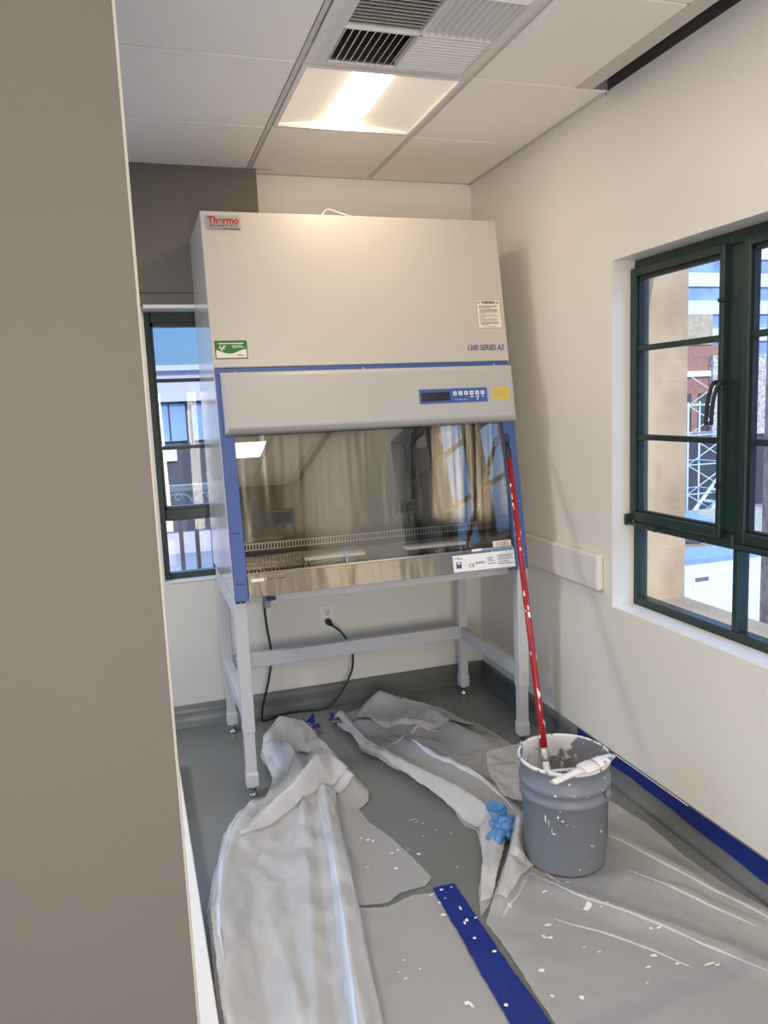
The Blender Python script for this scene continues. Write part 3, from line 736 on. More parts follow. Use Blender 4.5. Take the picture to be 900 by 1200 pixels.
# red extension pole, foot in the bucket, head against the cabinet
Pb = Vector((-.571, -1.791, .05)); Pt = Vector((-.2415, -.832, 1.405)); dv = (Pt - Pb)
L = lambda s: Pb + dv * s
t = thing('extension_pole', 'red paint splashed extension pole leaning from the bucket against the cabinet', 'extension pole', Pb)
bm = bm_new(); tube(bm, [L(.215), L(.5), L(.935)], .0125, 16); obj('pole_tube', bm, M['polered'], t)
bm = bm_new(); tube(bm, [L(.955), L(.958)] + [L(.935 + .0)] if False else [L(.935), L(.94), L(.965), L(.970), L(.985)], .011, 12, [.0125, .0115, .0115, .009, .008]); hk = obj('pole_tip', bm, M['black'], t); hk['label'] = 'black plastic tip'
bm = bm_new(); e1 = Vector((1, 0, 0)); dn = dv.normalized(); c = L(.985)
tube(bm, smooth_path([c - e1 * .007, c - e1 * .008 + dn * .03, c + dn * .045, c + e1 * .008 + dn * .03, c + e1 * .007], 5), .0032, 8); obj('hanging_loop', bm, M['black'], t)
bm = bm_new(); tube(bm, [L(.19), L(.195), L(.215), L(.218)], .013, 14, [.012, .0150, .0150, .0125]); obj('ferrule', bm, M['silver'], t)
bm = bm_new(); tube(bm, [L(.0), L(.05), L(.10), L(.15), L(.19)], .014, 14, [.013, .016, .017, .015, .012]); o = obj('roller_handle', bm, M['paint'], t); o['label'] = 'paint coated roller handle'
bm = bm_new()                                       # paint blots along the pole
rnd = random.Random(11)
sd = dn.cross(Vector((0, 0, 1))).normalized(); s2 = sd.cross(dn)
def pfn(u, v, e=0.): return L(v) + (sd * math.cos(u) + s2 * math.sin(u)) * (.0129 + e)
for v in [.24, .27, .31, .335, .39, .42, .455, .49, .52, .53, .56, .585, .60, .63, .66, .685, .70, .72, .76, .79, .83, .86, .925]:
    for r_ in range(2): blob(bm, pfn, rnd.uniform(0, 6.28), v + rnd.uniform(-.01, .01), rnd.uniform(.15, .6), rnd.uniform(.002, .012))
blob(bm, pfn, -1.2, .675, .5, .02); blob(bm, pfn, 4.3, .80, .5, .02); blob(bm, pfn, 5.0, .66, .35, .03)
obj('paint_drips', bm, M['paint'], t, recalc=False)['kind'] = 'stuff'

# brush lying across the rim
Ba, Bb = Vector((-.629, -1.879, .388)), Vector((-.379, -1.810, .394))
t = thing('paint_brush', 'white paint coated brush lying across the bucket rim', 'paint brush', Ba)
dbr = (Bb - Ba).normalized(); sb = dbr.cross(Vector((0, 0, 1))).normalized(); ub = Vector((0, 0, 1))
def flatbar(bm, secs):
    rings = []
    for s, w, hh in secs:
        c = Ba + (Bb - Ba) * s + ub * 0.
        rings.append([bm.verts.new(c + sb * w * math.cos(a) + ub * hh * math.sin(a)) for a in [2 * math.pi * k / 14 for k in range(14)]])
    for i in range(len(rings) - 1):
        for k in range(14):
            f = bm.faces.new((rings[i][k], rings[i][(k + 1) % 14], rings[i + 1][(k + 1) % 14], rings[i + 1][k])); f.smooth = True
    bm.faces.new(rings[0][::-1]); bm.faces.new(rings[-1])
bm = bm_new(); flatbar(bm, [(-.03, .005, .004), (-.02, .011, .007), (.0, .0125, .008), (.2, .011, .0085), (.36, .012, .009), (.46, .020, .010)]); obj('handle', bm, M['paint'], t)
bm = bm_new(); flatbar(bm, [(.45, .024, .011), (.50, .030, .012), (.62, .031, .012), (.68, .030, .011)]); obj('ferrule', bm, M['paint'], t)
bm = bm_new(); flatbar(bm, [(.68, .029, .010), (.85, .026, .010), (.97, .017, .008), (1.04, .010, .005)]); o = obj('bristles', bm, M['rim'], t); o['label'] = 'stiff bristles with half dried paint'
# stirring stick beside it
bm = bm_new(); c0 = Vector((-.60, -1.80, .380)); c1 = Vector((-.43, -1.68, .30))
sv = (c1 - c0).cross(Vector((0, 0, 1))).normalized() * .011; uv = Vector((0, 0, .0025))
hexa(bm, [c0 - sv - uv, c1 - sv - uv, c1 + sv - uv, c0 + sv - uv, c0 - sv + uv, c1 - sv + uv, c1 + sv + uv, c0 + sv + uv], .001)
tag(obj('stir_stick', bm, M['paint'], None, c0), 'thin white paint stick dipping into the bucket beside the brush', 'stir stick')

# ------------------------------------------------------------------ plastic sheets
def seg_d(p, a, b):
    ab = b - a; l2 = ab.length_squared
    tt = max(0, min(1, (p - a).dot(ab) / l2)) if l2 else 0
    return (p - (a + ab * tt)).length, tt
def ridge_height(x, y, ridges):
    p = Vector((x, y)); h = 0
    for poly, hts, w in ridges:
        best = 1e9; bh = 0
        m = len(poly) - 1
        for i in range(m):
            d, tt = seg_d(p, Vector(poly[i]), Vector(poly[i + 1]))
            if d < best: best = d; bh = hts[i] * (1 - tt) + hts[i + 1] * tt
        u = best / w
        if u < 2.2: h = max(h, bh * (1 - u / 2.2) ** 1.25)
    return h
def inside(x, y, poly):
    c = False; j = len(poly) - 1
    for i in range(len(poly)):
        xi, yi = poly[i]; xj, yj = poly[j]
        if (yi > y) != (yj > y) and x < (xj - xi) * (y - yi) / (yj - yi) + xi: c = not c
        j = i
    return c
def sheet_bm(bm, outline, hfun, res=.014, seed=1, wob=.0015):
    rr = random.Random(seed)
    bnd = []
    for i in range(len(outline)):
        a, b = Vector(outline[i]), Vector(outline[(i + 1) % len(outline)])
        k = max(1, int((b - a).length / res))
        for s in range(k):
            pt = a.lerp(b, s / k)
            if 0 < s: pt += Vector((rr.uniform(-wob, wob), rr.uniform(-wob, wob)))
            bnd.append(pt)
    pts = list(bnd); nb = len(bnd)
    x0 = min(p.x for p in bnd); x1 = max(p.x for p in bnd); y0 = min(p.y for p in bnd); y1 = max(p.y for p in bnd)
    bp = [(p.x, p.y) for p in bnd]
    y = y0; row = 0
    while y < y1:
        x = x0 + (res / 2 if row % 2 else 0)
        while x < x1:
            px, py = x + rr.uniform(-.2, .2) * res, y + rr.uniform(-.2, .2) * res
            if inside(px, py, bp): pts.append(Vector((px, py)))
            x += res
        y += res * .87; row += 1
    vo, eo, fo, _, _, _ = delaunay_2d_cdt(pts, [(i, (i + 1) % nb) for i in range(nb)], [], 1, 1e-6)
    vs = [bm.verts.new((v.x, v.y, hfun(v.x, v.y))) for v in vo]
    for f in fo:
        c = sum((vo[i] for i in f), Vector((0, 0))) / 3
        if not inside(c.x, c.y, bp): continue
        try:
            F = bm.faces.new([vs[i] for i in f]); F.smooth = True
        except ValueError: pass
    loose = [v for v in bm.verts if not v.link_faces]
    bmesh.ops.delete(bm, geom=loose, context='VERTS')

def hsh(i, j, k):
    v = math.sin(i * 127.1 + j * 311.7 + k * 74.7) * 43758.5453
    return v - math.floor(v)
def crease(x, y, s, seed):
    """flat facets meeting in sharp creases, roughly -1..1"""
    a = seed * 1.37; ca, sa = math.cos(a), math.sin(a)
    u, v = (x * ca - y * sa) * s, (x * sa + y * ca) * s * .7
    u += .35 * noise.noise(Vector((x * s * .6, y * s * .6, seed))); v += .35 * noise.noise(Vector((x * s * .6, y * s * .6, seed + 9)))
    k = (u + v) * .36602540378; i, j = math.floor(u + k), math.floor(v + k)
    fu, fv = u + k - i, v + k - j
    h00, h11 = hsh(i, j, seed), hsh(i + 1, j + 1, seed)
    if fu > fv: h = h00 * (1 - fu) + hsh(i + 1, j, seed) * (fu - fv) + h11 * fv
    else: h = h00 * (1 - fv) + hsh(i, j + 1, seed) * (fv - fu) + h11 * fu
    return h * 2 - 1
def ribbon(bm, poly, w, hfun, off, seed):
    r = random.Random(seed); pts = smooth_path([(p[0], p[1], 0) for p in poly], 8) if len(poly) > 2 else [Vector((*poly[0], 0)).lerp(Vector((*poly[1], 0)), k / 12) for k in range(13)]
    prev = None
    for i, p in enumerate(pts):
        d = (pts[min(i + 1, len(pts) - 1)] - pts[max(i - 1, 0)]).normalized(); sd = Vector((-d.y, d.x, 0))
        e = math.sin(math.pi * i / (len(pts) - 1)) ** .5 + .08
        ww = w * e * (.75 + .5 * noise.noise(p * 14 + Vector((seed, 0, 0))))
        row = []
        for k, up_ in ((-1, 0), (-.25, .0022), (.3, .002), (1, 0)):
            c = p + sd * ww * k
            row.append(bm.verts.new((c.x, c.y, hfun(c.x, c.y) + off + up_ * e)))
        if prev:
            for k in range(3): bm.faces.new((prev[k], prev[k + 1], row[k + 1], row[k])).smooth = True
        prev = row
def creases(bm, outline, hfun, off, n, seed, base, spread, wr=(.004, .010), lr=(.10, .32)):
    r = random.Random(seed); xs_ = [p[0] for p in outline]; ys_ = [p[1] for p in outline]; c = 0; tries = 0
    while c < n and tries < 4000:
        tries += 1
        p = Vector((r.uniform(min(xs_), max(xs_)), r.uniform(min(ys_), max(ys_))))
        a = base + r.gauss(0, spread); l = r.uniform(*lr)
        q1 = p + Vector((math.cos(a), math.sin(a))) * l / 2; a += r.uniform(-.4, .4); q2_ = q1 + Vector((math.cos(a), math.sin(a))) * l / 2
        if all(inside(v.x, v.y, outline) for v in (p, q1, q2_)) and all(math.hypot(v.x - BC.x, v.y - BC.y) > .2 for v in (p, q1, q2_)):
            ribbon(bm, [p, q1, q2_], r.uniform(*wr), hfun, off, seed + c); c += 1
def near_bucket(x, y):
    d = math.hypot(x - BC.x, y - BC.y)
    return max(0, min(1, (d - .145) / .07))

# --- left sheet
RA = [
    ([(-1.31, -.50), (-1.25, -.44), (-1.17, -.38), (-1.09, -.30)], [.10, .13, .09, .03], .055),
    ([(-1.33, -.56), (-1.26, -.70), (-1.22, -.85)], [.07, .10, .06], .06),
    ([(-1.55, -1.25), (-1.44, -1.12), (-1.30, -1.02), (-1.18, -.90), (-1.10, -.80)], [.015, .05, .10, .13, .09], .045),
    ([(-1.13, -.74), (-1.06, -.95), (-1.03, -1.03)], [.10, .06, .03], .045),
    ([(-1.18, -1.0), (-1.225, -1.3), (-1.27, -1.6), (-1.34, -2.0), (-1.40, -2.4)], [.06, .05, .045, .05, .05], .032),
    ([(-1.27, -1.02), (-1.33, -1.35), (-1.40, -1.75), (-1.50, -2.3)], [.05, .025, .03, .04], .03),
    ([(-1.46, -1.0), (-1.56, -1.2), (-1.63, -1.45), (-1.67, -1.75), (-1.68, -2.2)], [.04, .05, .05, .045, .04], .05),
    ([(-1.52, -1.6), (-1.50, -2.0), (-1.54, -2.4)], [.012, .035, .02], .04),
]
def hA(x, y):
    h = ridge_height(x, y, RA)
    amp = .010 if x < -1.18 or y > -1.05 else .003
    nz = crease(x, y, 5, 1) * amp + crease(x, y, 13, 2) * amp * .45
    return max(.004, .005 + h + nz * (1 if h < .02 else 1.3))
OA = [(-1.70, -2.60), (-1.705, -2.02), (-1.694, -1.574), (-1.60, -1.179), (-1.482, -.969), (-1.40, -.90), (-1.345, -.80), (-1.37, -.60), (-1.33, -.46), (-1.22, -.40), (-1.12, -.32), (-1.07, -.27), (-1.07, -.40), (-1.045, -.52), (-1.03, -.70), (-1.04, -.85), (-1.0, -1.04), (-1.02, -1.10),
      (-1.07, -1.135), (-1.06, -1.239), (-1.014, -1.385), (-.985, -1.52), (-.966, -1.65), (-1.0, -1.684), (-1.091, -1.69), (-1.145, -1.722), (-1.266, -1.706), (-1.27, -1.713), (-1.15, -1.742), (-1.06, -1.715), (-.972, -1.725), (-.96, -2.0), (-.955, -2.30), (-.955, -2.60)]
bm = bm_new(); sheet_bm(bm, OA, hA, .0135, 3)
t = thing('plastic_sheet', 'crumpled milky plastic drop sheet in front of the left cabinet leg', 'plastic sheet', (-1.35, -1.5, 0))
obj('spread_film', bm, M['film'], t, recalc=False)
# gathered layer lying over the left two thirds
OA2 = [(-1.69, -2.60), (-1.695, -2.02), (-1.684, -1.60), (-1.595, -1.20), (-1.482, -.985), (-1.40, -.92), (-1.35, -.80), (-1.36, -.60), (-1.32, -.48), (-1.22, -.42), (-1.12, -.34), (-1.075, -.40), (-1.05, -.60), (-1.045, -.85), (-1.04, -.98), (-1.13, -1.02), (-1.165, -1.15), (-1.20, -1.45), (-1.245, -1.75), (-1.31, -2.1), (-1.37, -2.60)]
def hA2(x, y): return hA(x, y) + max(.005, .009 + .014 * max(0, crease(x, y * .6, 9, 5)) + .013 * crease(x + .3 * y, y * .4, 13, 6) + .006 * crease(x - .25 * y, y * .5, 27, 7))
bm = bm_new(); sheet_bm(bm, OA2, hA2, .0105, 4)
obj('gathered_film', bm, M['film2'], t, recalc=False)
# long double fold
def hA3(x, y): return hA(x, y) + .016 + .003 * crease(x, y, 22, 8)
bm = bm_new()
sheet_bm(bm, [(-1.14, -1.02), (-1.205, -1.02), (-1.25, -1.3), (-1.295, -1.6), (-1.37, -2.0), (-1.45, -2.6), (-1.36, -2.6), (-1.29, -2.0), (-1.235, -1.65), (-1.19, -1.3)], hA3, .012, 9)
sheet_bm(bm, [(-1.55, -1.24), (-1.44, -1.09), (-1.30, -.98), (-1.18, -.86), (-1.12, -.78), (-1.07, -.84), (-1.05, -.93), (-1.16, -.98), (-1.28, -1.07), (-1.42, -1.18)], lambda x, y: hA(x, y) + .020, .012, 10)
sheet_bm(bm, [(-1.36, -.60), (-1.33, -.47), (-1.22, -.41), (-1.15, -.45), (-1.13, -.58), (-1.2, -.7), (-1.30, -.84)], lambda x, y: hA(x, y) + .020, .012, 12)
obj('folded_band', bm, M['film2'], t, recalc=False)
bm = bm_new(); pass
ribbon(bm, [(-1.215, -1.05), (-1.25, -1.35), (-1.29, -1.65), (-1.37, -2.1), (-1.45, -2.55)], .010, hA3, .004, 3); ribbon(bm, [(-1.15, -1.03), (-1.19, -1.3), (-1.235, -1.65), (-1.29, -2.0), (-1.36, -2.55)], .006, hA3, .004, 4)
ribbon(bm, [(-1.545, -1.235), (-1.43, -1.10), (-1.30, -.99), (-1.18, -.87), (-1.12, -.79)], .010, lambda x, y: hA(x, y) + .020, .004, 5)
ribbon(bm, [(-1.67, -1.9), (-1.66, -1.6), (-1.585, -1.21), (-1.48, -1.0), (-1.40, -.93)], .012, hA2, .004, 6)
obj('fold_crease', bm, M['film4'], t, recalc=False)['kind'] = 'stuff'
rnd = random.Random(21)
bm = bm_new()
def fnA(u, v, e=0.): return (u, v, hA(u, v) + .002 + e + (.012 if inside(u, v, OA2) else 0))
for (x, y, sx, sy) in [(-1.10, -1.36, .010, .006), (-1.085, -1.375, .006, .01), (-1.12, -1.34, .005, .005), (-1.045, -1.47, .012, .004), (-1.06, -1.56, .010, .008), (-1.02, -1.46, .006, .006), (-1.15, -1.52, .008, .003), (-1.18, -1.98, .004, .004), (-1.21, -2.02, .004, .003), (-1.20, -2.05, .005, .004), (-1.15, -2.03, .004, .004), (-1.08, -2.19, .010, .009), (-1.07, -2.20, .006, .012), (-1.0, -1.84, .010, .008), (-.99, -1.78, .008, .006), (-1.0, -1.735, .014, .003), (-1.3, -1.22, .014, .004), (-1.29, -1.25, .006, .006), (-1.27, -1.2, .004, .004), (-1.33, -1.24, .005, .005), (-1.28, -1.27, .010, .003)]:
    blob(bm, fnA, x, y, sx, sy)
obj('paint_spots', bm, M['paint'], t, recalc=False)['kind'] = 'stuff'
bm = bm_new()                                       # tape scraps stuck to its end
def scrap(bm, c, s, seed):
    r = random.Random(seed); g = [[None] * 5 for _ in range(5)]
    for i in range(5):
        for j in range(5):
            g[i][j] = bm.verts.new(Vector(c) + Vector(((i - 2) * s[0] + r.uniform(-.3, .3) * s[0], (j - 2) * s[1] + r.uniform(-.3, .3) * s[1], max(.002 - c[2], s[2] * (math.sin(i * 1.3 + seed) * .5 + .5) + r.uniform(0, .4) * s[2]))))
    for i in range(4):
        for j in range(4): bm.faces.new((g[i][j], g[i + 1][j], g[i + 1][j + 1], g[i][j + 1]))
scrap(bm, (-1.085, -.30, .005), (.014, .020, .05), 2); scrap(bm, (-1.08, -.38, .01), (.018, .012, .035), 4)
o = obj('tape_scrap', bm, M['tape'], t, recalc=False); o['label'] = 'bunched blue masking tape'

# --- middle sheet
RB = [
    ([(-.92, -.30), (-.90, -.50), (-.86, -.75), (-.76, -1.03), (-.68, -1.25), (-.64, -1.42), (-.70, -1.58), (-.82, -1.80)], [.05, .035, .04, .05, .05, .045, .035, .012], .032),
    ([(-.80, -.30), (-.68, -.20), (-.55, -.26), (-.42, -.45)], [.03, .075, .04, .02], .055),
    ([(-.86, -.40), (-.74, -.48), (-.62, -.56), (-.50, -.58)], [.04, .045, .06, .02], .04),
    ([(-.50, -.44), (-.47, -.60), (-.36, -.80)], [.05, .05, .015], .04),
    ([(-.74, -.60), (-.66, -.82), (-.60, -1.02), (-.52, -1.25), (-.52, -1.45)], [.02, .045, .04, .035, .02], .028),
    ([(-.80, -.64), (-.66, -.68), (-.56, -.72)], [.02, .03, .01], .03),
]
def hB(x, y):
    k = near_bucket(x, y)
    h = ridge_height(x, y, RB)
    nz = crease(x, y, 6, 11) * .009 + crease(x, y, 14, 12) * .007 + crease(x, y, 28, 13) * .0025
    return .0015 + max(.002, .004 + h + nz) * k
OB = [(-.95, -.24), (-.88, -.24), (-.80, -.20), (-.72, -.13), (-.64, -.14), (-.524, -.235), (-.372, -.428), (-.306, -.593), (-.27, -.796), (-.24, -.93), (-.235, -1.15), (-.25, -1.45), (-.29, -1.62), (-.35, -1.74), (-.50, -1.76), (-.58, -1.66), (-.60, -1.50), (-.575, -1.42), (-.62, -1.45), (-.645, -1.56),
      (-.74, -1.70), (-.842, -1.841), (-.895, -1.885), (-.855, -1.78), (-.76, -1.62), (-.73, -1.52), (-.71, -1.44), (-.735, -1.40), (-.735, -1.30), (-.76, -1.15), (-.81, -.99), (-.87, -.82), (-.92, -.66), (-.91, -.48), (-.93, -.36), (-.97, -.32)]
bm = bm_new(); sheet_bm(bm, OB, hB, .0135, 31)
t = thing('plastic_sheet', 'crumpled milky plastic drop sheet trailing from the cabinet to the bucket', 'plastic sheet', (-.6, -.9, 0))
obj('spread_film', bm, M['film'], t, recalc=False)
bm = bm_new()
sheet_bm(bm, [(-.95, -.26), (-.90, -.27), (-.885, -.5), (-.83, -.75), (-.72, -1.03), (-.64, -1.25), (-.60, -1.42), (-.645, -1.56), (-.74, -1.70), (-.83, -1.83), (-.87, -1.83), (-.77, -1.63), (-.70, -1.46), (-.735, -1.31), (-.80, -1.03), (-.86, -.82), (-.915, -.65), (-.925, -.5), (-.955, -.36)], lambda x, y: hB(x, y) + .008 + .004 * crease(x, y, 20, 14), .012, 33)
sheet_bm(bm, [(-.86, -.36), (-.74, -.17), (-.64, -.16), (-.52, -.26), (-.38, -.45), (-.33, -.62), (-.46, -.62), (-.6, -.60), (-.75, -.52)], lambda x, y: hB(x, y) + .010 + .004 * crease(x, y, 14, 15), .013, 34)
obj('folded_band', bm, M['film2'], t, recalc=False)
bm = bm_new(); pass
for k, pl in enumerate(([(-.935, -.30), (-.90, -.5), (-.85, -.76), (-.75, -1.03), (-.67, -1.25), (-.63, -1.42)], [(-.84, -.36), (-.74, -.45), (-.62, -.52), (-.5, -.5), (-.38, -.56)], [(-.78, -.68), (-.70, -.66), (-.62, -.60), (-.52, -.64)], [(-.70, -.72), (-.66, -.88), (-.60, -1.05), (-.54, -1.25), (-.54, -1.42)], [(-.80, -.30), (-.70, -.20), (-.6, -.22), (-.48, -.36), (-.36, -.55)], [(-.62, -.34), (-.58, -.48), (-.50, -.56)])):
    ribbon(bm, pl, .009, lambda x, y: hB(x, y) + .009, .003, 80 + k)
obj('fold_crease', bm, M['film4'], t, recalc=False)['kind'] = 'stuff'
bm = bm_new(); scrap(bm, (-.955, -.275, .003), (.008, .014, .04), 5); scrap(bm, (-.93, -.36, .004), (.018, .010, .045), 7)
o = obj('tape_scrap', bm, M['tape'], t, recalc=False); o['label'] = 'bunched blue masking tape'
bm = bm_new(); sheet_bm(bm, [(-.885, -.40), (-.86, -.40), (-.78, -.66), (-.72, -.86), (-.75, -.86), (-.82, -.68)], lambda x, y: max(.003, hB(x, y) - .004), .012, 36)
o = obj('tape_strip', bm, M['tape'], t, recalc=False); o['label'] = 'blue tape seen through the film'

# --- right sheet
RC = [
    ([(-.575, -1.50), (-.60, -1.58), (-.68, -1.70), (-.80, -1.85)], [.10, .075, .05, .02], .035),
    ([(-.585, -1.54), (-.60, -1.68), (-.58, -1.82)], [.08, .05, .015], .03),
    ([(-.62, -1.82), (-.52, -2.0), (-.36, -2.2), (-.2, -2.5)], [.012, .018, .018, .018], .03),
    ([(-.30, -1.62), (-.22, -1.85), (-.12, -2.2), (-.08, -2.5)], [.01, .02, .022, .02], .04),
    ([(-.42, -1.86), (-.25, -2.02), (-.14, -2.3)], [.003, .018, .02], .03),
]
def hC(x, y):
    k = near_bucket(x, y); 
    if math.hypot(x + .6, y + 1.6) < .12: k = max(k, min(1, max(0, (math.hypot(x - BC.x, y - BC.y) - .137) / .02)))
    h = ridge_height(x, y, RC)
    return .0035 + max(.002, .004 + h + crease(x, y, 5, 21) * .006 + crease(x, y, 11, 22) * .004) * k
OC = [(-.58, -1.535), (-.615, -1.56), (-.70, -1.68), (-.80, -1.80), (-.876, -1.895), (-.895, -1.92), (-.892, -2.083), (-.90, -2.316), (-.90, -2.62), (-.05, -2.62), (-.072, -2.3), (-.09, -2.197), (-.105, -2.037), (-.12, -1.855), (-.115, -1.657), (-.139, -1.451), (-.20, -1.40), (-.29, -1.50), (-.36, -1.60), (-.45, -1.62), (-.55, -1.58)]
bm = bm_new(); sheet_bm(bm, OC, hC, .0135, 41)
t = thing('plastic_sheet', 'flat milky plastic drop sheet spread on the floor in front of the bucket', 'plastic sheet', (-.5, -2.0, 0))
obj('spread_film', bm, M['film'], t, recalc=False)
bm = bm_new()
sheet_bm(bm, [(-.58, -1.54), (-.61, -1.57), (-.70, -1.69), (-.82, -1.84), (-.80, -1.87), (-.70, -1.78), (-.62, -1.72), (-.575, -1.66)], lambda x, y: hC(x, y) + .006 + .003 * crease(x, y, 20, 24), .011, 43)
obj('folded_band', bm, M['film2'], t, recalc=False)
bm = bm_new(); pass
for k, pl in enumerate(([(-.66, -1.74), (-.56, -1.95), (-.42, -2.15), (-.28, -2.4)], [(-.30, -1.66), (-.24, -1.86), (-.16, -2.1), (-.09, -2.4)], [(-.60, -1.62), (-.63, -1.72), (-.74, -1.84), (-.84, -1.92)], [(-.58, -1.6), (-.60, -1.75), (-.58, -1.9)], [(-.36, -1.86), (-.28, -2.0), (-.18, -2.25)], [(-.70, -1.98), (-.55, -2.14), (-.45, -2.3)])):
    ribbon(bm, pl, .007, hC, .002, 95 + k)
obj('fold_crease', bm, M['film4'], t, recalc=False)['kind'] = 'stuff'
rnd = random.Random(23); bm = bm_new()
def fnC(u, v, e=0.): return (u, v, hC(u, v) + .002 + e)
for (x, y, sx, sy) in [(-.58, -1.98, .016, .013), (-.57, -1.97, .010, .014), (-.66, -1.86, .012, .004), (-.62, -1.83, .010, .004), (-.565, -1.84, .014, .004), (-.60, -1.835, .008, .003), (-.52, -2.0, .005, .004), (-.545, -2.0, .004, .003), (-.44, -2.14, .010, .004), (-.46, -2.13, .006, .006), (-.52, -2.22, .010, .008), (-.48, -2.27, .007, .006), (-.40, -2.30, .022, .004), (-.38, -2.31, .01, .004), (-.65, -2.15, .007, .004), (-.68, -2.12, .006, .003), (-.75, -2.05, .010, .006), (-.765, -2.04, .006, .012), (-.73, -2.0, .018, .005), (-.84, -2.16, .012, .008), (-.79, -2.28, .008, .010), (-.67, -1.72, .010, .012), (-.66, -1.76, .014, .006), (-.80, -1.89, .007, .010), (-.56, -2.25, .010, .004), (-.86, -2.25, .006, .006), (-.60, -2.3, .006, .003)]:
    blob(bm, fnC, x, y, sx, sy)
obj('paint_spots', bm, M['paint'], t, recalc=False)['kind'] = 'stuff'
# --- bubble wrap
bm = bm_new()
OD = [(-.42, -.93), (-.35, -.905), (-.27, -.90), (-.17, -.905), (-.10, -.93), (-.075, -1.0), (-.10, -1.2), (-.2, -1.40), (-.33, -1.48), (-.45, -1.45), (-.53, -1.32), (-.52, -1.18), (-.47, -1.04)]
def hD(x, y):
    b = .004 * max(0, math.sin(x * 260) * math.sin(y * 260))
    return max(.02, hB(x, y) + .012) + .045 * max(0, crease(x, y, 7, 31)) + .012 * crease(x, y, 16, 32) * .5 + .006 + b
sheet_bm(bm, OD, hD, .009, 51)
tag(obj('bubble_wrap', bm, M['film3'], None, (-.2, -1.1, 0), recalc=False), 'small sheet of clear bubble wrap on the floor behind the bucket', 'bubble wrap')

# ------------------------------------------------------------------ tape
bm = bm_new(); rr = random.Random(3)
pts = [(-.985, -1.708, -.911, -1.716), (-.987, -1.75, -.913, -1.76), (-.992, -1.9, -.915, -1.92), (-1.0, -2.1, -.915, -2.12), (-1.007, -2.282, -.911, -2.30), (-1.012, -2.6, -.915, -2.6)]
A = []; B = []
for i in range(len(pts) - 1):
    for k in range(8):
        u = k / 8; q_ = [pts[i][j] * (1 - u) + pts[i + 1][j] * u for j in range(4)]
        j = rr.uniform(-.002, .002)
        A.append((q_[0] + j, q_[1])); B.append((q_[2] + j, q_[3]))
va = [bm.verts.new((x, y, max(hA(x, y), hC(x, y) if y < -1.92 else 0) + .004)) for x, y in A]
vm = [bm.verts.new(((a[0] + b[0]) / 2, (a[1] + b[1]) / 2, .013)) for a, b in zip(A, B)]
vb = [bm.verts.new((x, y, max(.006, hC(x, y) if x > -.905 else .010) + .003)) for x, y in B]
for i in range(len(A) - 1): bm.faces.new((va[i], vm[i], vm[i + 1], va[i + 1])); bm.faces.new((vm[i], vb[i], vb[i + 1], vm[i + 1]))
tp = tag(obj('masking_tape', bm, M['tape'], None, (-.95, -2, 0), recalc=False), 'wide blue masking tape strip joining two plastic sheets in front', 'masking tape')
rnd = random.Random(8); bm = bm_new()
def fnT(u, v, e=0.): return (u, v, .0155 + e)
for (x, y, sx, sy) in [(-.965, -1.735, .008, .006), (-.93, -1.735, .006, .003), (-.95, -1.90, .007, .009), (-.96, -1.91, .004, .01), (-.92, -1.90, .006, .004), (-.945, -1.84, .004, .012), (-.96, -1.98, .007, .006), (-.93, -2.05, .010, .006), (-.97, -1.78, .004, .003), (-.99, -2.24, .008, .008)]: blob(bm, fnT, x, y, sx, sy)
obj('paint_spots', bm, M['paint'], tp, recalc=False)['kind'] = 'stuff'
# tape on the floor under the right sheet
bm = bm_new(); hexa(bm, [(-.93, -2.345, .0006), (-.93, -2.40, .0006), (-.10, -2.345, .0006), (-.10, -2.29, .0006), (-.93, -2.345, .0012), (-.93, -2.40, .0012), (-.10, -2.345, .0012), (-.10, -2.29, .0012)])
tag(obj('masking_tape', bm, M['tape'], None, (-.5, -2.34, 0)), 'blue tape strip on the floor seen through the right plastic sheet', 'masking tape')
# tape along the base of the right wall
bm = bm_new(); rr = random.Random(4); A = []; B = []
k = 0; y = -1.01
while y > -3.0:
    lo = .050 + .006 * noise.noise(Vector((y * 6, 0, 0))) - .012 * (1 if y < -1.6 else 0) * min(1, (-1.6 - y) / .3 if y < -1.6 else 0)
    hi = .106 + .002 * noise.noise(Vector((y * 9, 3, 0)))
    A.append((y, lo)); B.append((y, hi)); y -= .03
rows = []
for f in (0, .33, .66, 1):
    row = []
    for (y, lo), (_, hi) in zip(A, B):
        z = lo + (hi - lo) * f
        d = .0095 + (.012 * max(0, (.06 - z) / .04)) + .002 * noise.noise(Vector((y * 14, z * 40, 2)))
        row.append(bm.verts.new((-d, y, z)))
    rows.append(row)
for a, b in zip(rows, rows[1:]):
    for i in range(len(a) - 1):
        f = bm.faces.new((a[i], a[i + 1], b[i + 1], b[i])); f.smooth = True
wt = tag(obj('masking_tape', bm, M['tape'], None, (0, -2, .08), recalc=False), 'long blue masking tape along the base of the right wall', 'masking tape')
bm = bm_new(); box(bm, (-.013, -1.74, .1045), (-.0115, -1.30, .1075)); obj('torn_edge', bm, M['label'], wt)

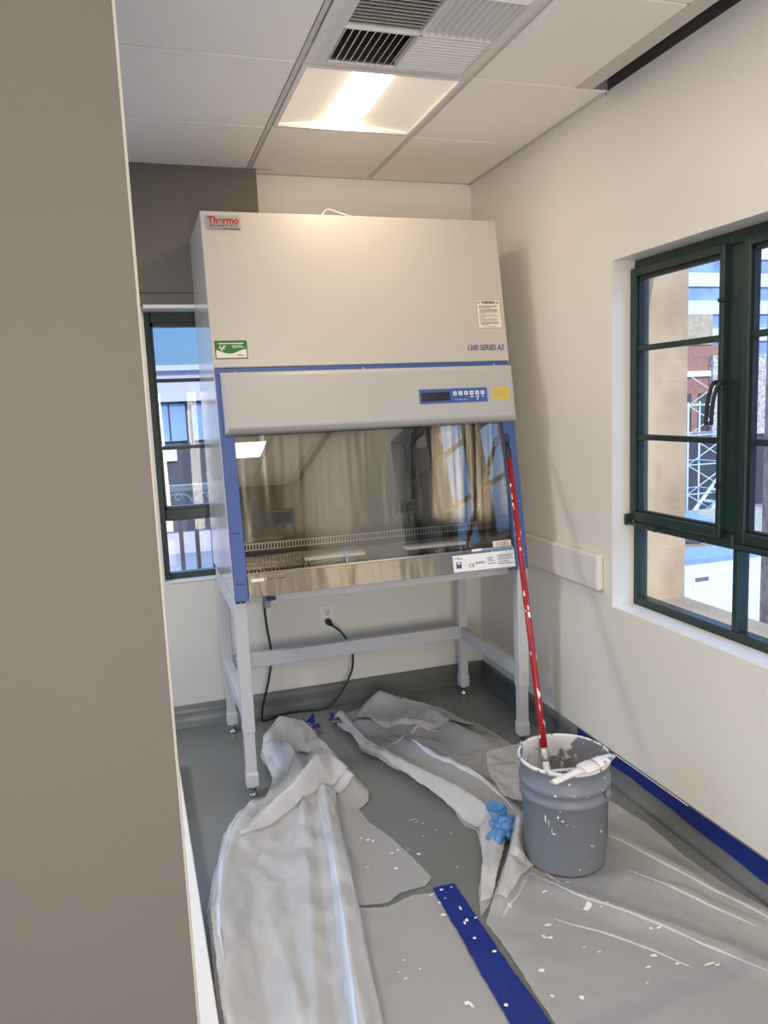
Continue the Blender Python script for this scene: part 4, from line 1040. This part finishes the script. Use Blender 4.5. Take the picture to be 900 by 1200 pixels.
# ------------------------------------------------------------------ glove
bm = bm_new()
def lump(bm, c, r, seed, sub=3):
    r_ = bmesh.ops.create_icosphere(bm, subdivisions=sub, radius=1)
    for v in r_['verts']:
        d = v.co.copy(); k = 1 + .32 * noise.noise(d * 2.3 + Vector((seed, 0, 0))) + .12 * noise.noise(d * 6 + Vector((seed, 4, 0)))
        v.co = Vector((c[0] + d.x * r[0] * k, c[1] + d.y * r[1] * k, max(.003, c[2] + d.z * r[2] * k)))
    for f in bm.faces: f.smooth = True
t = thing('nitrile_glove', 'crumpled blue disposable glove on the sheet left of the bucket', 'glove', (-.625, -1.50, 0))
def crumple(bm, c, r, seed):
    r_ = bmesh.ops.create_icosphere(bm, subdivisions=4, radius=1)
    for v in r_['verts']:
        d = v.co.copy(); k = 1 + .45 * noise.noise(d * 1.9 + Vector((seed, 0, 0))) - .35 * abs(noise.noise(d * 3.6 + Vector((seed, 4, 0)))) + .10 * noise.noise(d * 9 + Vector((seed, 8, 0)))
        v.co = Vector((c[0] + d.x * r[0] * k, c[1] + d.y * r[1] * k, max(.012, c[2] + d.z * r[2] * k)))
    for f in bm.faces: f.smooth = True
crumple(bm, (-.632, -1.53, .042), (.058, .046, .040), 3); obj('palm', bm, M['glove'], t)
bm = bm_new()
for a, b, c in (((-.65, -1.53, .04), (-.690, -1.545, .035), (-.712, -1.555, .032)), ((-.66, -1.55, .04), (-.685, -1.58, .035), (-.69, -1.60, .028))):
    pp = smooth_path([a, b, c], 5); tube(bm, pp, .01, 9, [.022 - .010 * i / (len(pp) - 1) for i in range(len(pp))])
obj('fingers', bm, M['glove'], t)
bm = bm_new(); ring0 = None                          # limp open cuff standing up
for i in range(9):
    u = i / 8; c = Vector((-.622, -1.50, .055)).lerp(Vector((-.652, -1.485, .105)), u); ring = []
    for k in range(20):
        a = 2 * math.pi * k / 20; rad = .022 + .010 * u
        kk = 1 + .35 * noise.noise(Vector((math.cos(a) * 1.5, math.sin(a) * 1.5, u * 1.5 + 3)))
        ring.append(bm.verts.new(c + Vector((math.cos(a) * rad * kk * 1.1, math.sin(a) * rad * kk * .45, math.sin(a) * rad * kk * .5 + .004 * math.sin(3 * a + u * 2)))))
    if ring0:
        for k in range(20): bm.faces.new((ring0[k], ring0[(k + 1) % 20], ring[(k + 1) % 20], ring[k])).smooth = True
    ring0 = ring
obj('cuff', bm, M['glove'], t, recalc=False)

# dried paint flecks on the bare floor
bm = bm_new(); rnd = random.Random(31)
def fnF(u, v, e=0.): return (u, v, .0006 + e * .5)
for (x, y, sx, sy) in [(-.955, -1.50, .012, .007), (-.87, -1.32, .004, .003), (-.90, -1.28, .018, .002), (-.89, -1.30, .01, .0015), (-.90, -1.40, .006, .002), (-.80, -1.42, .004, .002), (-.84, -1.38, .003, .003), (-.98, -1.46, .004, .002), (-.86, -1.62, .005, .003)]: blob(bm, fnF, x, y, sx, sy)
o = tag(obj('paint_flecks', bm, M['paint'], None, (-.9, -1.4, 0), recalc=False), 'small dried paint flecks on the bare floor between the sheets', 'paint flecks'); o['kind'] = 'stuff'

# ------------------------------------------------------------------ outside
bm = bm_new(); box(bm, (-60, -40, -5.2), (90, 140, -5)); o = struct('ground', bm, M['asphalt'])
# terrace behind the back window with a railing
bm = bm_new(); box(bm, (-3.5, .25, -.4), (.2, 1.9, -.25)); struct('terrace', bm, M['lav'])
t = thing('balcony_railing', 'brown balcony railing with scrolled iron outside the back window', 'railing', (-1.4, 1.2, -.25))
part('top_rail', t, M['rail_beige'], ((-2.6, 1.17, 1.075), (-.4, 1.23, 1.115)), bev=.005, label='beige top rail')
for k in range(17):
    x = -2.05 + k * .1
    bm = bm_new(); lathe(bm, [(.014, 0), (.014, .60), (.022, .63), (.026, .66), (.022, .69), (.014, .72), (.014, 1.20)], (x, 1.2, -.25), 10, True); obj('baluster', bm, M['rust'], t)
bm = bm_new()
for k in range(8):
    x = -2.05 + k * .2
    tube(bm, [Vector((x + .1 + .085 * math.cos(a), 1.2, 1.0 + .06 * math.sin(a))) for a in [math.pi * i / 12 for i in range(13)]], .005, 6)
    tube(bm, [Vector((x + .1 + (.03 - .002 * i) * math.cos(a * 2), 1.2, 1.03 + (.03 - .002 * i) * math.sin(a * 2))) for i, a in enumerate([math.pi * i / 12 for i in range(13)])], .004, 6)
obj('iron_scroll', bm, M['scaff'], t)
part('lower_rail', t, M['rust'], ((-2.6, 1.185, .94), (-.4, 1.215, .96)))
# building across the street
t = thing('street_building', 'lavender rendered building with tall windows across the street', 'building', (-1, 18, -5))
part('facade', t, M['lav'], ((-12, 18, 1.86), (10, 24, 2.75)), ((-12, 18.4, -5), (10, 24, 1.86)))
part('parapet', t, M['lav'], ((-12.2, 17.8, 2.68), (10.2, 24.2, 2.82)))
for k in range(9):
    x = -5.5 + k * 1.05
    w = part('window', t, M['dark'], ((x, 18.25, .74), (x + .97, 18.42, 1.84)), bev=.02)
    part('pane', w, M['towerglass'], ((x + .05, 18.2, .78), (x + .46, 18.26, 1.80)), ((x + .51, 18.2, .78), (x + .92, 18.26, 1.80)))
part('shop_front', t, M['dark'], ((-7, 18.12, -2.4), (6, 18.4, .72)))
part('sign_board', t, M['hoard'], ((-1.0, 18.0, .25), (-.7, 18.12, .58)))
part('plinth', t, M['lav'], ((-7, 17.9, -2.4), (6, 18.12, -1.75)))
bm = bm_new(); box(bm, (-14, 8, -2.35), (12, 17.5, -2.25)); struct('street', bm, M['asphalt'])
t = thing('tiled_roof', 'brown tiled roof top rising behind the lavender building', 'roof', (-1.6, 30, 2))
bm = bm_new(); vs = [bm.verts.new(v) for v in ((-2.6, 30, 2), (.2, 30, 2), (.2, 33, 2), (-2.6, 33, 2), (-1.9, 31.5, 4.35), (-1.0, 31.5, 4.35))]
for f in ((0, 1, 5, 4), (1, 2, 5), (2, 3, 4, 5), (3, 0, 4), (3, 2, 1, 0)): bm.faces.new([vs[i] for i in f])
obj('roof_slope', bm, M['brick'], t); part('roof_base', t, M['plaster'], ((-2.5, 30.1, -5), (.1, 32.9, 2)))
for zz, nm in ((2.93, 'overhead_cable'),):
    bm = bm_new(); tube(bm, smooth_path([(-6, 9, zz + .12), (-1.2, 9, zz), (4, 9, zz + .1)], 8), .012, 6); tag(obj(nm, bm, M['black'], None, (0, 9, zz)), 'thin dark cable crossing the sky outside the back window', 'cable')

# seen through the right window
def polar(deg, D): return Vector((CP.x + D * math.sin(math.radians(deg)), CP.y + D * math.cos(math.radians(deg)), 0))
t = thing('stone_pier', 'rough reddish stone pier outside the right window', 'pier', (1.95, -.75, -5))
bm = bm_new(); c = Vector((1.95, -.62, 0)); n8 = 8
lathe(bm, [(.42, -5), (.42, -.2), (.42, 1.2), (.42, 4.2)], c, 10, True); o = obj('shaft', bm, M['granite'], t)
for f in o.data.polygons: f.use_smooth = False
part('cap_stone', t, M['concrete'], ((1.45, -1.12, 4.2), (2.45, -.12, 4.5)), bev=.02)
c = polar(40.6, 95)
t = thing('office_tower', 'tall banded glass office tower far outside the right window', 'building', (c.x, c.y, -5))
part('curtain_wall', t, M['towerglass'], ((c.x - 7, c.y - 2, -5), (c.x + 14, c.y + 14, 46)))
for k in range(13): part('floor_band', t, M['towerband'], ((c.x - 7.3, c.y - 2.3, -2 + k * 2.9), (c.x + 14.3, c.y + 14.3, -.6 + k * 2.9)))
c = polar(40.2, 46)
t = thing('brick_building', 'red brick building with a pale gable beyond the scaffold', 'building', (c.x, c.y, -5))
part('brick_wall', t, M['brick'], ((c.x - 4.0, c.y, -5), (c.x + 1.2, c.y + 6, 4.0)))
part('gable_wall', t, M['plaster'], ((c.x + .5, c.y - .3, -1.0), (c.x + 7, c.y + 6, 3.4)))
part('lower_storey', t, M['dark'], ((c.x - 4.0, c.y - .2, -5), (c.x + 7, c.y + 5, -1.0)))
part('cornice', t, M['stickwhite'], ((c.x - 4.1, c.y - .15, 2.3), (c.x + 1.3, c.y + 6, 2.6)))
part('roof', t, M['wood'], ((c.x - 4.1, c.y - .1, 4.0), (c.x + .6, c.y + 6, 5.6)))
for k in range(3): part('window', t, M['dark'], ((c.x - 2.6 + k * 1.2, c.y - .08, -.6), (c.x - 1.9 + k * 1.2, c.y + .1, 1.4)))
c = polar(40.7, 27)
t = thing('scaffold_tower', 'white scaffold tower with a stair outside the right window', 'scaffold', (c.x, c.y, -5))
for i in range(2):
    for j in range(2):
        bm = bm_new(); tube(bm, [(c.x - .8 + i * 1.7, c.y + j * 1.5, -5), (c.x - .8 + i * 1.7, c.y + j * 1.5, 1.2)], .03, 8); obj('upright', bm, M['scaff'], t)
bm = bm_new()
for k in range(7):
    z = -4.6 + k * .95
    for a, b in (((-.8, 0), (.9, 0)), ((-.8, 1.5), (.9, 1.5)), ((-.8, 0), (-.8, 1.5)), ((.9, 0), (.9, 1.5))):
        tube(bm, [(c.x + a[0], c.y + a[1], z), (c.x + b[0], c.y + b[1], z)], .02, 6)
    tube(bm, [(c.x - .8, c.y, z), (c.x + .9, c.y, z + .95)], .016, 6); tube(bm, [(c.x + .9, c.y, z), (c.x - .8, c.y, z + .95)], .016, 6)
obj('brace', bm, M['scaff'], t)
bm = bm_new()
for s in (0, .7):
    tube(bm, [(c.x - 2.4, c.y - .6 + s, -4.4), (c.x + .6, c.y - .6 + s, -1.2)], .06, 6)
for k in range(10): box(bm, (c.x - 2.4 + k * .32, c.y - .6, -4.4 + k * .34), (c.x - 2.1 + k * .32, c.y + .1, -4.36 + k * .34))
obj('stair', bm, M['scaff'], t)
c = polar(40.2, 19)
t = thing('tarp_heap', 'crumpled blue tarp lying on the building site', 'tarp', (c.x, c.y, -2))
bm = bm_new(); lump(bm, (0, 0, .35), (.55, .5, .35), 5); bmesh.ops.translate(bm, verts=bm.verts[:], vec=(c.x - .3, c.y, -1.9)); obj('cloth', bm, M['tarp'], t)
bm = bm_new(); box(bm, (c.x - 4, c.y - 3.2, -5), (c.x + 5, c.y + 4, -1.9)); struct('earth_bank', bm, M['wood'])
for k, (dx, dy, w) in enumerate(((-.2, -2.3, 1.6), (.3, -2.7, 1.9), (-.4, -3.0, 1.7))):
    bm = bm_new(); box(bm, (c.x + dx - w / 2, c.y + dy, -1.9), (c.x + dx + w / 2, c.y + dy + .18, -1.72), .01)
    tag(obj('timber_plank', bm, M['hoard'] if k == 1 else M['wood'], None, (c.x + dx, c.y + dy, -1.9)), ['rear timber plank on the earth bank by the tarp', 'pale middle plank on the earth bank', 'front timber plank on the earth bank near the hoarding'][k], 'plank')
c = polar(41, 9.5)
t = thing('site_hoarding', 'white sheeted hoarding with a blue top rail below the window', 'hoarding', (c.x, c.y, -5))
part('sheeting', t, M['hoard'], ((c.x - .9, c.y, -5), (c.x + 2.6, c.y + .12, -.42)), bev=.01)
part('rail', t, M['towerglass'], ((c.x - .9, c.y + .05, -.42), (c.x + 2.6, c.y + .6, -.36)))
part('notice', t, M['label'], ((c.x - .25, c.y - .012, -.66), (c.x - .02, c.y, -.54))); part('notice_print', t, M['greyink'], ((c.x - .23, c.y - .016, -.61), (c.x - .04, c.y - .012, -.56)))

# ------------------------------------------------------------------ light
w = bpy.data.worlds.new('sky'); SC.world = w; w.use_nodes = True
nt = w.node_tree; nt.nodes.clear()
gc = nt.nodes.new('ShaderNodeTexCoord'); sp = nt.nodes.new('ShaderNodeSeparateXYZ'); rp = nt.nodes.new('ShaderNodeValToRGB')
el = rp.color_ramp.elements
el[0].position = 0; el[0].color = (.34, .52, .80, 1); el[1].position = 1; el[1].color = (.55, 1.1, 2.6, 1)
for pos, c in ((.06, (.24, .45, .80)), (.12, (.20, .46, .90)), (.22, (.62, 1.25, 2.4)), (.40, (1.15, 2.1, 3.7))):
    e_ = el.new(pos); e_.color = (*c, 1)
bg = nt.nodes.new('ShaderNodeBackground'); bg.inputs[1].default_value = .85
out = nt.nodes.new('ShaderNodeOutputWorld')
nt.links.new(gc.outputs['Generated'], sp.inputs[0]); nt.links.new(sp.outputs['Z'], rp.inputs[0]); nt.links.new(rp.outputs[0], bg.inputs[0]); nt.links.new(bg.outputs[0], out.inputs[0])
sd_ = bpy.data.lights.new('sun', 'SUN'); sd_.energy = 2.5; sd_.angle = .01; sd_.color = (1, .93, .83)
so = bpy.data.objects.new('sun', sd_); COL.objects.link(so)
so.rotation_euler = (Vector((-.11, .8, -.50))).to_track_quat('-Z', 'Y').to_euler()
def lamp(x, y, e, col, sx=.5, sy=.5):
    l = bpy.data.lights.new('unseen_overhead_light', 'AREA'); l.shape = 'RECTANGLE'; l.size = sx; l.size_y = sy; l.energy = e; l.color = col
    o = bpy.data.objects.new('unseen_overhead_light', l); COL.objects.link(o); o.location = (x, y, H - .006)
WARM = (1.0, .85, .66)
l = bpy.data.lights.new('rear_fill_light', 'AREA'); l.shape = 'RECTANGLE'; l.size = 1.6; l.size_y = 2.0; l.energy = 108; l.color = (1, .89, .76)
o = bpy.data.objects.new('rear_fill_light', l); COL.objects.link(o); o.location = (-2.2, YF - .12, .95); o.rotation_euler = (math.radians(118), 0, 0)  # unseen fill added behind the camera to brighten ceiling and walls
lamp(-.87, -2.85, 10, WARM); lamp(-.86, -4.95, 9, WARM); lamp(-2.72, -4.55, 12, WARM); lamp(-3.0, -1.3, 34, (1, .95, .90))  # the last one is an unseen fill added to brighten the left back corner

SC.view_settings.view_transform = 'Standard'; SC.view_settings.look = 'None'; SC.view_settings.gamma = 1; SC.view_settings.use_curve_mapping = False
SC.view_settings.exposure = .34
cy = SC.cycles; cy.use_denoising = True
cy.max_bounces = 10; cy.diffuse_bounces = 5; cy.glossy_bounces = 5; cy.transparent_max_bounces = 24; cy.transmission_bounces = 8; cy.sample_clamp_indirect = 6; cy.caustics_reflective = False; cy.caustics_refractive = False
